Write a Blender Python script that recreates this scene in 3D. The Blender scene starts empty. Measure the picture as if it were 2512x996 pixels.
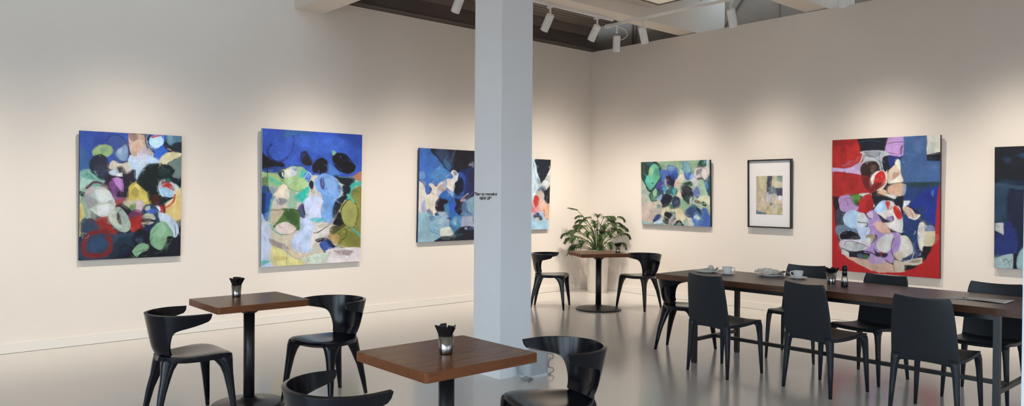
import bpy, bmesh, math, random
import numpy as np
from mathutils import Vector, Matrix

random.seed(7)
rng = np.random.default_rng(11)
SC = bpy.context.scene
COL = SC.collection
PI = math.pi

# room constants (metres): x runs along the left wall towards the corner, y along the right wall
WALL_L_Y = 8.267
WALL_R_X = 9.058
WALL_H = 3.82
BACK_X, BACK_Y = -3.2, -4.2
CEIL = 4.0

# ------------------------------------------------------------------ helpers
def lin(c):
    if isinstance(c, str):
        c = c.lstrip('#')
        c = [int(c[i:i + 2], 16) / 255 for i in (0, 2, 4)]
    return tuple((v / 12.92) if v <= 0.04045 else ((v + 0.055) / 1.055) ** 2.4 for v in c)

def mat(name, col, rough=0.5, metal=0.0, var=0.06, scale=8.0, bump=0.0, bscale=60.0, spec=0.5, coat=0.0,
        stretch=(1, 1, 1), col2=None, rough_var=0.0):
    m = bpy.data.materials.new(name)
    m.use_nodes = True
    nt = m.node_tree
    b = nt.nodes['Principled BSDF']
    c = lin(col)
    c2 = lin(col2) if col2 else tuple(v * (1 - var) for v in c)
    tc = nt.nodes.new('ShaderNodeTexCoord')
    mp = nt.nodes.new('ShaderNodeMapping')
    mp.inputs['Scale'].default_value = stretch
    nz = nt.nodes.new('ShaderNodeTexNoise')
    nz.inputs['Scale'].default_value = scale
    nz.inputs['Detail'].default_value = 5
    mx = nt.nodes.new('ShaderNodeMix')
    mx.data_type = 'RGBA'
    mx.inputs['A'].default_value = (*c, 1)
    mx.inputs['B'].default_value = (*c2, 1)
    nt.links.new(tc.outputs['Object'], mp.inputs['Vector'])
    nt.links.new(mp.outputs['Vector'], nz.inputs['Vector'])
    nt.links.new(nz.outputs['Fac'], mx.inputs['Factor'])
    nt.links.new(mx.outputs['Result'], b.inputs['Base Color'])
    b.inputs['Roughness'].default_value = rough
    b.inputs['Metallic'].default_value = metal
    b.inputs['Specular IOR Level'].default_value = spec
    if coat:
        b.inputs['Coat Weight'].default_value = coat
        b.inputs['Coat Roughness'].default_value = 0.15
    if rough_var:
        mr = nt.nodes.new('ShaderNodeMapRange')
        mr.inputs['To Min'].default_value = rough - rough_var
        mr.inputs['To Max'].default_value = rough + rough_var
        nt.links.new(nz.outputs['Fac'], mr.inputs['Value'])
        nt.links.new(mr.outputs['Result'], b.inputs['Roughness'])
    if bump:
        n2 = nt.nodes.new('ShaderNodeTexNoise')
        n2.inputs['Scale'].default_value = bscale
        n2.inputs['Detail'].default_value = 3
        bp = nt.nodes.new('ShaderNodeBump')
        bp.inputs['Strength'].default_value = bump
        bp.inputs['Distance'].default_value = 0.01
        nt.links.new(mp.outputs['Vector'], n2.inputs['Vector'])
        nt.links.new(n2.outputs['Fac'], bp.inputs['Height'])
        nt.links.new(bp.outputs['Normal'], b.inputs['Normal'])
    return m

def wood(name, c_a, c_b, rough=0.35, axis='X', freq=1.0, bump=0.08, spec=0.5):
    m = bpy.data.materials.new(name)
    m.use_nodes = True
    nt = m.node_tree
    b = nt.nodes['Principled BSDF']
    tc = nt.nodes.new('ShaderNodeTexCoord')
    mp = nt.nodes.new('ShaderNodeMapping')
    s = [14 * freq, 14 * freq, 14 * freq]
    s['XYZ'.index(axis)] = 1.1 * freq
    mp.inputs['Scale'].default_value = s
    n1 = nt.nodes.new('ShaderNodeTexNoise')
    n1.inputs['Scale'].default_value = 2.2
    n1.inputs['Detail'].default_value = 8
    n1.inputs['Distortion'].default_value = 0.6
    n2 = nt.nodes.new('ShaderNodeTexNoise')
    n2.inputs['Scale'].default_value = 9
    n2.inputs['Detail'].default_value = 4
    r = nt.nodes.new('ShaderNodeValToRGB')
    r.color_ramp.elements[0].position = 0.3
    r.color_ramp.elements[0].color = (*lin(c_a), 1)
    r.color_ramp.elements[1].position = 0.7
    r.color_ramp.elements[1].color = (*lin(c_b), 1)
    mx = nt.nodes.new('ShaderNodeMix')
    mx.data_type = 'FLOAT'
    mx.inputs['Factor'].default_value = 0.35
    nt.links.new(tc.outputs['Object'], mp.inputs['Vector'])
    nt.links.new(mp.outputs['Vector'], n1.inputs['Vector'])
    nt.links.new(mp.outputs['Vector'], n2.inputs['Vector'])
    nt.links.new(n1.outputs['Fac'], mx.inputs['A'])
    nt.links.new(n2.outputs['Fac'], mx.inputs['B'])
    nt.links.new(mx.outputs['Result'], r.inputs['Fac'])
    nt.links.new(r.outputs['Color'], b.inputs['Base Color'])
    b.inputs['Roughness'].default_value = rough
    b.inputs['Specular IOR Level'].default_value = spec
    bp = nt.nodes.new('ShaderNodeBump')
    bp.inputs['Strength'].default_value = bump
    bp.inputs['Distance'].default_value = 0.004
    nt.links.new(mx.outputs['Result'], bp.inputs['Height'])
    nt.links.new(bp.outputs['Normal'], b.inputs['Normal'])
    return m

def emit(name, col, strength):
    m = bpy.data.materials.new(name)
    m.use_nodes = True
    b = m.node_tree.nodes['Principled BSDF']
    b.inputs['Base Color'].default_value = (*lin(col), 1)
    b.inputs['Emission Color'].default_value = (*lin(col), 1)
    b.inputs['Emission Strength'].default_value = strength
    return m

def obj(name, bm, material, parent=None, smooth=False, bevel=0.0, seg=2):
    me = bpy.data.meshes.new(name)
    if bevel:
        es = [e for e in bm.edges if len(e.link_faces) == 2 and e.calc_face_angle(0) > 0.5]
        bmesh.ops.bevel(bm, geom=es, offset=bevel, segments=seg, affect='EDGES', profile=0.5)
    bmesh.ops.recalc_face_normals(bm, faces=bm.faces)
    bm.to_mesh(me)
    bm.free()
    if smooth:
        for p in me.polygons:
            p.use_smooth = True
    if material is not None:
        for mm in (material if isinstance(material, (list, tuple)) else [material]):
            me.materials.append(mm)
    o = bpy.data.objects.new(name, me)
    COL.objects.link(o)
    if parent is not None:
        o.parent = parent
    return o

def thing(name, label, cat, loc=(0, 0, 0), rz=0.0, group=None):
    o = bpy.data.objects.new(name, None)
    o.empty_display_size = 0.1
    COL.objects.link(o)
    o.location = loc
    o.rotation_euler = (0, 0, rz)
    return tag(o, label, cat, group)

def tag(o, label, cat, group=None):
    o['label'] = label
    o['category'] = cat
    if group:
        o['group'] = group
    return o

def struct(name, bm, material, bevel=0.0, smooth=False):
    o = obj(name, bm, material, bevel=bevel, smooth=smooth)
    o['kind'] = 'structure'
    return o

def dup(root, loc, rz, label, group=None):
    r = root.copy()
    COL.objects.link(r)
    r.location = loc
    r.rotation_euler = (0, 0, rz)
    r['label'] = label
    if group:
        r['group'] = group
    for ch in list(root.children):
        c = ch.copy()
        COL.objects.link(c)
        c.parent = r
        for g in list(ch.children):
            d = g.copy()
            COL.objects.link(d)
            d.parent = c
    return r

def add_box(bm, x0, x1, y0, y1, z0, z1):
    vs = [bm.verts.new((x, y, z)) for z in (z0, z1) for x, y in ((x0, y0), (x1, y0), (x1, y1), (x0, y1))]
    fs = [(0, 3, 2, 1), (4, 5, 6, 7), (0, 1, 5, 4), (1, 2, 6, 5), (2, 3, 7, 6), (3, 0, 4, 7)]
    return [bm.faces.new([vs[i] for i in f]) for f in fs]

def box_bm(*a):
    bm = bmesh.new()
    add_box(bm, *a)
    return bm

def add_lathe(bm, prof, n=32, c=(0, 0, 0), cap=True):
    rings = []
    for r, z in prof:
        rings.append([bm.verts.new((c[0] + r * math.cos(2 * PI * k / n), c[1] + r * math.sin(2 * PI * k / n), c[2] + z))
                      for k in range(n)])
    for a, b in zip(rings, rings[1:]):
        for k in range(n):
            bm.faces.new((a[k], a[(k + 1) % n], b[(k + 1) % n], b[k]))
    if cap:
        bm.faces.new(rings[0])
        bm.faces.new(rings[-1])
    return bm

def lathe_bm(prof, n=32, c=(0, 0, 0), cap=True):
    return add_lathe(bmesh.new(), prof, n, c, cap)

def add_tube(bm, pts, r, n=8, cap=True):
    pts = [Vector(p) for p in pts]
    rs = r if isinstance(r, (list, tuple)) else [r] * len(pts)
    rings = []
    up = Vector((0, 0, 1))
    prev = None
    for i, p in enumerate(pts):
        t = (pts[min(i + 1, len(pts) - 1)] - pts[max(i - 1, 0)]).normalized()
        if prev is None:
            ref = up if abs(t.dot(up)) < 0.9 else Vector((1, 0, 0))
            a = t.cross(ref).normalized()
        else:
            a = (prev - t * prev.dot(t)).normalized()
        prev = a
        b = t.cross(a)
        rings.append([bm.verts.new(p + (a * math.cos(2 * PI * k / n) + b * math.sin(2 * PI * k / n)) * rs[i]) for k in range(n)])
    for a, b in zip(rings, rings[1:]):
        for k in range(n):
            bm.faces.new((a[k], a[(k + 1) % n], b[(k + 1) % n], b[k]))
    if cap:
        bm.faces.new(rings[0])
        bm.faces.new(rings[-1])
    return bm

def smoothpath(pts, sub=6, closed=False):
    P = [np.array(p, float) for p in pts]
    n = len(P)
    out = []
    segs = n if closed else n - 1
    for i in range(segs):
        if closed:
            a, b, c, d = P[(i - 1) % n], P[i], P[(i + 1) % n], P[(i + 2) % n]
        else:
            a, b, c, d = P[max(i - 1, 0)], P[i], P[i + 1], P[min(i + 2, n - 1)]
        for k in range(sub):
            t = k / sub
            out.append(0.5 * ((2 * b) + (-a + c) * t + (2 * a - 5 * b + 4 * c - d) * t * t + (-a + 3 * b - 3 * c + d) * t ** 3))
    if not closed:
        out.append(P[-1])
    return [tuple(x) for x in out]

def loft_rect(bm, secs):
    """secs: (centre xyz, size along x, size along y); rounded-square rings"""
    rings = []
    for (x, y, z), sx, sy in secs:
        ring = []
        for k in range(12):
            a = 2 * PI * (k + 0.5) / 12
            ca, sa = math.cos(a), math.sin(a)
            q = 0.55
            px = math.copysign(abs(ca) ** q, ca) * sx / 2
            py = math.copysign(abs(sa) ** q, sa) * sy / 2
            ring.append(bm.verts.new((x + px, y + py, z)))
        rings.append(ring)
    for a, b in zip(rings, rings[1:]):
        for k in range(12):
            bm.faces.new((a[k], a[(k + 1) % 12], b[(k + 1) % 12], b[k]))
    bm.faces.new(rings[0])
    bm.faces.new(rings[-1])
    return bm

def grid_bm(rows):
    bm = bmesh.new()
    vs = [[bm.verts.new(p) for p in r] for r in rows]
    for a, b in zip(vs, vs[1:]):
        for k in range(len(a) - 1):
            bm.faces.new((a[k], a[k + 1], b[k + 1], b[k]))
    return bm

def add_solid(o, t, offset=0.0, sub=1, bev=0.0):
    s = o.modifiers.new('thickness', 'SOLIDIFY')
    s.thickness = t
    s.offset = offset
    if bev:
        b = o.modifiers.new('edge', 'BEVEL')
        b.width = bev
        b.segments = 2
        b.limit_method = 'ANGLE'
    if sub:
        q = o.modifiers.new('round', 'SUBSURF')
        q.levels = sub
        q.render_levels = sub

# ------------------------------------------------------------------ painted canvases
def _noise2(shape, cells, seed):
    r = np.random.default_rng(seed)
    gy, gx = int(cells[1]) + 3, int(cells[0]) + 3
    g = r.random((gy, gx))
    ny, nx = shape
    y = np.linspace(0, cells[1], ny)
    x = np.linspace(0, cells[0], nx)
    yi, xi = y.astype(int), x.astype(int)
    fy, fx = y - yi, x - xi
    fy = (fy * fy * (3 - 2 * fy))[:, None]
    fx = (fx * fx * (3 - 2 * fx))[None, :]
    a = g[yi][:, xi]; b = g[yi][:, xi + 1]; c = g[yi + 1][:, xi]; d = g[yi + 1][:, xi + 1]
    return (a * (1 - fx) + b * fx) * (1 - fy) + (c * (1 - fx) + d * fx) * fy - 0.5

def fbm(shape, base, seed, octv=4):
    out = np.zeros(shape)
    amp = 1.0
    for o in range(octv):
        out += amp * _noise2(shape, (base[0] * 2 ** o, base[1] * 2 ** o), seed + o * 17)
        amp *= 0.55
    return out

def homography(src, dst):
    A = []
    for (x, y), (u, v) in zip(src, dst):
        A.append([x, y, 1, 0, 0, 0, -u * x, -u * y]); A.append([0, 0, 0, x, y, 1, -v * x, -v * y])
    b = np.array(dst, float).reshape(-1)
    h = np.linalg.solve(np.array(A, float), b)
    return np.append(h, 1).reshape(3, 3)

def parse(text, sheets):
    """lines: kind colour [option=value ...] : sheet x,y x,y ...   (kinds f fill, p sharp polygon, s stroke, c closed stroke, e ellipse, r ring)"""
    out = []
    for ln in text.strip().splitlines():
        ln = ln.strip()
        if not ln or ln.startswith('#'):
            continue
        head, pts = ln.split(':', 1)
        h = head.split()
        kind, col = h[0], h[1]
        opt = dict(x.split('=') for x in h[2:])
        sh = None
        P = []
        for tok in pts.split():
            if tok in sheets:
                sh = sheets[tok]
            else:
                x, y = map(float, tok.split(','))
                P.append((sh[0] + x / sh[2], sh[1] + y / sh[2]))
        k = sh[2]
        out.append((kind, lin(col), float(opt.get('w', 8)) / k, float(opt.get('s', 0)) / k, float(opt.get('a', 1)),
                    float(opt.get('rx', 0)) / k, float(opt.get('ry', 0)) / k, P))
    return out

def seg_dist(X, Y, P, closed):
    d = np.full(X.shape, 1e9)
    n = len(P)
    for i in range(n if closed else n - 1):
        ax, ay = P[i]; bx, by = P[(i + 1) % n]
        vx, vy = bx - ax, by - ay
        L = vx * vx + vy * vy + 1e-12
        t = np.clip(((X - ax) * vx + (Y - ay) * vy) / L, 0, 1)
        d = np.minimum(d, (X - ax - t * vx) ** 2 + (Y - ay - t * vy) ** 2)
    return np.sqrt(d)

def inside(X, Y, P):
    c = np.zeros(X.shape, bool)
    n = len(P)
    for i in range(n):
        ax, ay = P[i]; bx, by = P[(i + 1) % n]
        if ay == by:
            continue
        cond = ((ay > Y) != (by > Y)) & (X < (bx - ax) * (Y - ay) / (by - ay) + ax)
        c ^= cond
    return c

def paint_field(w, h, quad, base, text, sheets, step=0.0036, tint=(1, 1, 1), seed=1, mottle=0.3, marks=1.0, sat=1.0, veil=0.7):
    nx, ny = int(w / step) + 1, int(h / step) + 1
    u, v = np.meshgrid(np.linspace(0, 1, nx), np.linspace(0, 1, ny))
    Hm = homography([(0, 0), (1, 0), (1, 1), (0, 1)], quad)
    q = np.stack([u, v, np.ones_like(u)], -1) @ Hm.T
    X, Y = q[..., 0] / q[..., 2], q[..., 1] / q[..., 2]
    wx = fbm(u.shape, (9, 11), seed + 100, 3) * 2.6
    wy = fbm(u.shape, (9, 11), seed + 200, 3) * 2.6
    X, Y = X + wx, Y + wy
    img = np.ones(u.shape + (3,)) * np.array(lin(base))
    k = 0
    for kind, col, wd, soft, al, rx, ry, P in parse(text, sheets):
        k += 1
        if kind == 'e' or kind == 'r':
            cx, cy = P[0]
            P = [(cx + rx * math.cos(t), cy + ry * math.sin(t)) for t in np.linspace(0, 2 * PI, 36, endpoint=False)]
        elif kind in 'fc':
            P = smoothpath(P, 5, True)
        elif kind == 's':
            P = smoothpath(P, 5, False)
        px = [p[0] for p in P]; py = [p[1] for p in P]
        m = wd + soft * 2 + 2
        msk = (X > min(px) - m) & (X < max(px) + m) & (Y > min(py) - m) & (Y < max(py) + m)
        if not msk.any():
            continue
        ys, xs = np.where(msk)
        sl = (slice(ys.min(), ys.max() + 1), slice(xs.min(), xs.max() + 1))
        xx, yy = X[sl], Y[sl]
        if kind in 'fpe':
            d = seg_dist(xx, yy, P, True)
            d = np.where(inside(xx, yy, P), -d, d)
        else:
            n1 = fbm(xx.shape, (5, 5), seed + k * 31, 2) * 0.35 + 1
            d = seg_dist(xx, yy, P, kind in 'cr') - wd / 2 * n1
        sf = 0.45 + soft
        cov = np.clip(0.5 - d / (2 * sf), 0, 1)
        cov = cov * cov * (3 - 2 * cov) * al
        mo = 1 + mottle * fbm(xx.shape, (max(2, xx.shape[1] / 22), max(2, xx.shape[0] / 30)), seed + k * 13, 4)
        hue = fbm(xx.shape, (4, 4), seed + k * 7 + 3, 2) * 0.10
        c3 = np.array(col)[None, None, :] * mo[..., None] * (1 + hue[..., None] * np.array([1, 0, -1]))
        img[sl] = img[sl] * (1 - cov[..., None]) + c3 * cov[..., None]
    # veils: thin layers of the neighbouring colours carried across each other
    for vs_, amp, al in ((301, 14, .42), (402, 22, .34), (503, 9, .4)):
        di = (fbm(u.shape, (5, 6), seed + vs_, 3) * amp / step * .0045).astype(int)
        dj = (fbm(u.shape, (6, 5), seed + vs_ + 50, 3) * amp / step * .0045).astype(int)
        jj = np.clip(np.arange(ny)[:, None] + dj, 0, ny - 1)
        ii = np.clip(np.arange(nx)[None, :] + di, 0, nx - 1)
        mk = np.clip((fbm(u.shape, (9, 11), seed + vs_ + 9, 3)) * 3.0 + .12, 0, 1)[..., None] * al * veil
        img = img * (1 - mk) + img[jj, ii] * mk
    # scumbled brush marks dragged out of the neighbouring colours, then thin drawn loops
    r = np.random.default_rng(seed + 77)
    def stamp(P, wd, soft, c3, al):
        px = [p[0] for p in P]; py = [p[1] for p in P]
        m = wd + soft + 1
        # map the bounding box back to grid indices through the inverse homography
        iH = np.linalg.inv(Hm)
        cs = np.array([(a, b, 1) for a in (min(px) - m, max(px) + m) for b in (min(py) - m, max(py) + m)]) @ iH.T
        cu, cv = cs[:, 0] / cs[:, 2], cs[:, 1] / cs[:, 2]
        i0, i1 = max(0, int(cu.min() * nx) - 4), min(nx, int(cu.max() * nx) + 5)
        j0, j1 = max(0, int(cv.min() * ny) - 4), min(ny, int(cv.max() * ny) + 5)
        if i1 <= i0 or j1 <= j0:
            return
        sl = (slice(j0, j1), slice(i0, i1))
        d = seg_dist(X[sl], Y[sl], P, False) - wd / 2
        cov = np.clip(0.5 - d / (2 * soft), 0, 1) * al
        img[sl] = img[sl] * (1 - cov[..., None]) + np.array(c3) * cov[..., None]
    qx = [p[0] for p in quad]; qy = [p[1] for p in quad]
    x0, x1, y0, y1 = min(qx), max(qx), min(qy), max(qy)
    area = (x1 - x0) * (y1 - y0)
    def colour_at(x, y):
        q_ = np.linalg.inv(Hm) @ np.array([x, y, 1])
        i = int(np.clip(q_[0] / q_[2] * (nx - 1), 0, nx - 1)); j = int(np.clip(q_[1] / q_[2] * (ny - 1), 0, ny - 1))
        return img[j, i].copy()
    for k in range(int(area / 95 * marks)):
        x, y = r.uniform(x0, x1), r.uniform(y0, y1)
        a = r.normal(1.2, 0.9)
        L = r.uniform(3, 13)
        c3 = colour_at(x + r.normal(0, 5), y + r.normal(0, 5)) * r.choice([0.6, 0.8, 1.0, 1.2, 1.45])
        bend = r.normal(0, .35)
        P = [(x + L * t * math.cos(a + bend * t), y + L * t * math.sin(a + bend * t)) for t in (-.5, -.17, .17, .5)]
        stamp(P, r.uniform(.8, 3.2), r.uniform(.5, 1.6), c3, r.uniform(.18, .5))
    for k in range(int(area / 1500 * marks)):
        x, y = r.uniform(x0, x1), r.uniform(y0, y1)
        ra, rb = r.uniform(6, 22), r.uniform(6, 20)
        a0, sp_ = r.uniform(0, 6.28), r.uniform(1.5, 5)
        rot = r.uniform(0, 3.14)
        base3 = colour_at(x, y)
        c3 = base3 * .3 if r.random() < .65 else base3 * .8 + .14
        P = []
        for t in np.linspace(a0, a0 + sp_, 14):
            ex, ey = ra * math.cos(t), rb * math.sin(t)
            P.append((x + ex * math.cos(rot) - ey * math.sin(rot), y + ex * math.sin(rot) + ey * math.cos(rot)))
        stamp(P, r.uniform(.1, .6), .5, c3, r.uniform(.15, .45))
    br = fbm(u.shape, (60, 14), seed + 5, 3) * 0.07 + fbm(u.shape, (16, 50), seed + 9, 3) * 0.05
    lum = (img * np.array([.2126, .7152, .0722])).sum(-1, keepdims=True)
    img = lum + (img - lum) * sat
    img = np.clip(img * (1 + br[..., None]) / np.array(tint), 0.002, 0.9)
    return img

def canvas_mesh(name, w, h, depth, img, m_face, m_side):
    """front face at local x=0..w, z=h..0 (v down), y=0 facing -y; the stretcher goes back to y=depth"""
    ny, nx = img.shape[:2]
    gx, gz = np.meshgrid(np.linspace(0, w, nx), np.linspace(h, 0, ny))
    co = np.stack([gx, np.zeros_like(gx), gz], -1).reshape(-1, 3)
    back = np.array([(0, 0, h), (w, 0, h), (w, 0, 0), (0, 0, 0), (0, depth, h), (w, depth, h), (w, depth, 0), (0, depth, 0)], float)
    n0 = len(co)
    co = np.vstack([co, back]).astype(np.float32)
    i = np.arange((ny - 1) * nx).reshape(ny - 1, nx)[:, :-1].ravel()
    q = np.stack([i, i + nx, i + nx + 1, i + 1], 1)
    sides = np.array([(0, 1, 5, 4), (1, 2, 6, 5), (2, 3, 7, 6), (3, 0, 4, 7), (4, 5, 6, 7)]) + n0
    Q = np.vstack([q, sides]).astype(np.int32)
    me = bpy.data.meshes.new(name)
    me.vertices.add(len(co)); me.vertices.foreach_set('co', co.ravel())
    me.loops.add(Q.size); me.loops.foreach_set('vertex_index', Q.ravel())
    me.polygons.add(len(Q)); me.polygons.foreach_set('loop_start', np.arange(0, Q.size, 4, dtype=np.int32))
    mi = np.zeros(len(Q), np.int32); mi[len(q):] = 1
    me.materials.append(m_face); me.materials.append(m_side)
    me.polygons.foreach_set('material_index', mi)
    me.update(calc_edges=True)
    at = me.color_attributes.new('pigment', 'FLOAT_COLOR', 'POINT')
    c = np.ones((len(co), 4), np.float32)
    c[:n0, :3] = img.reshape(-1, 3)
    at.data.foreach_set('color', c.ravel())
    me.validate()
    return me

def pigment_mat(name, rough=0.5):
    m = bpy.data.materials.new(name)
    m.use_nodes = True
    nt = m.node_tree
    b = nt.nodes['Principled BSDF']
    a = nt.nodes.new('ShaderNodeVertexColor')
    a.layer_name = 'pigment'
    nt.links.new(a.outputs['Color'], b.inputs['Base Color'])
    b.inputs['Roughness'].default_value = rough
    b.inputs['Specular IOR Level'].default_value = 0.3
    nz = nt.nodes.new('ShaderNodeTexNoise')
    nz.inputs['Scale'].default_value = 90
    tc = nt.nodes.new('ShaderNodeTexCoord')
    bp = nt.nodes.new('ShaderNodeBump')
    bp.inputs['Strength'].default_value = 0.15
    bp.inputs['Distance'].default_value = 0.002
    nt.links.new(tc.outputs['Object'], nz.inputs['Vector'])
    nt.links.new(nz.outputs['Fac'], bp.inputs['Height'])
    nt.links.new(bp.outputs['Normal'], b.inputs['Normal'])
    return m
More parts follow.
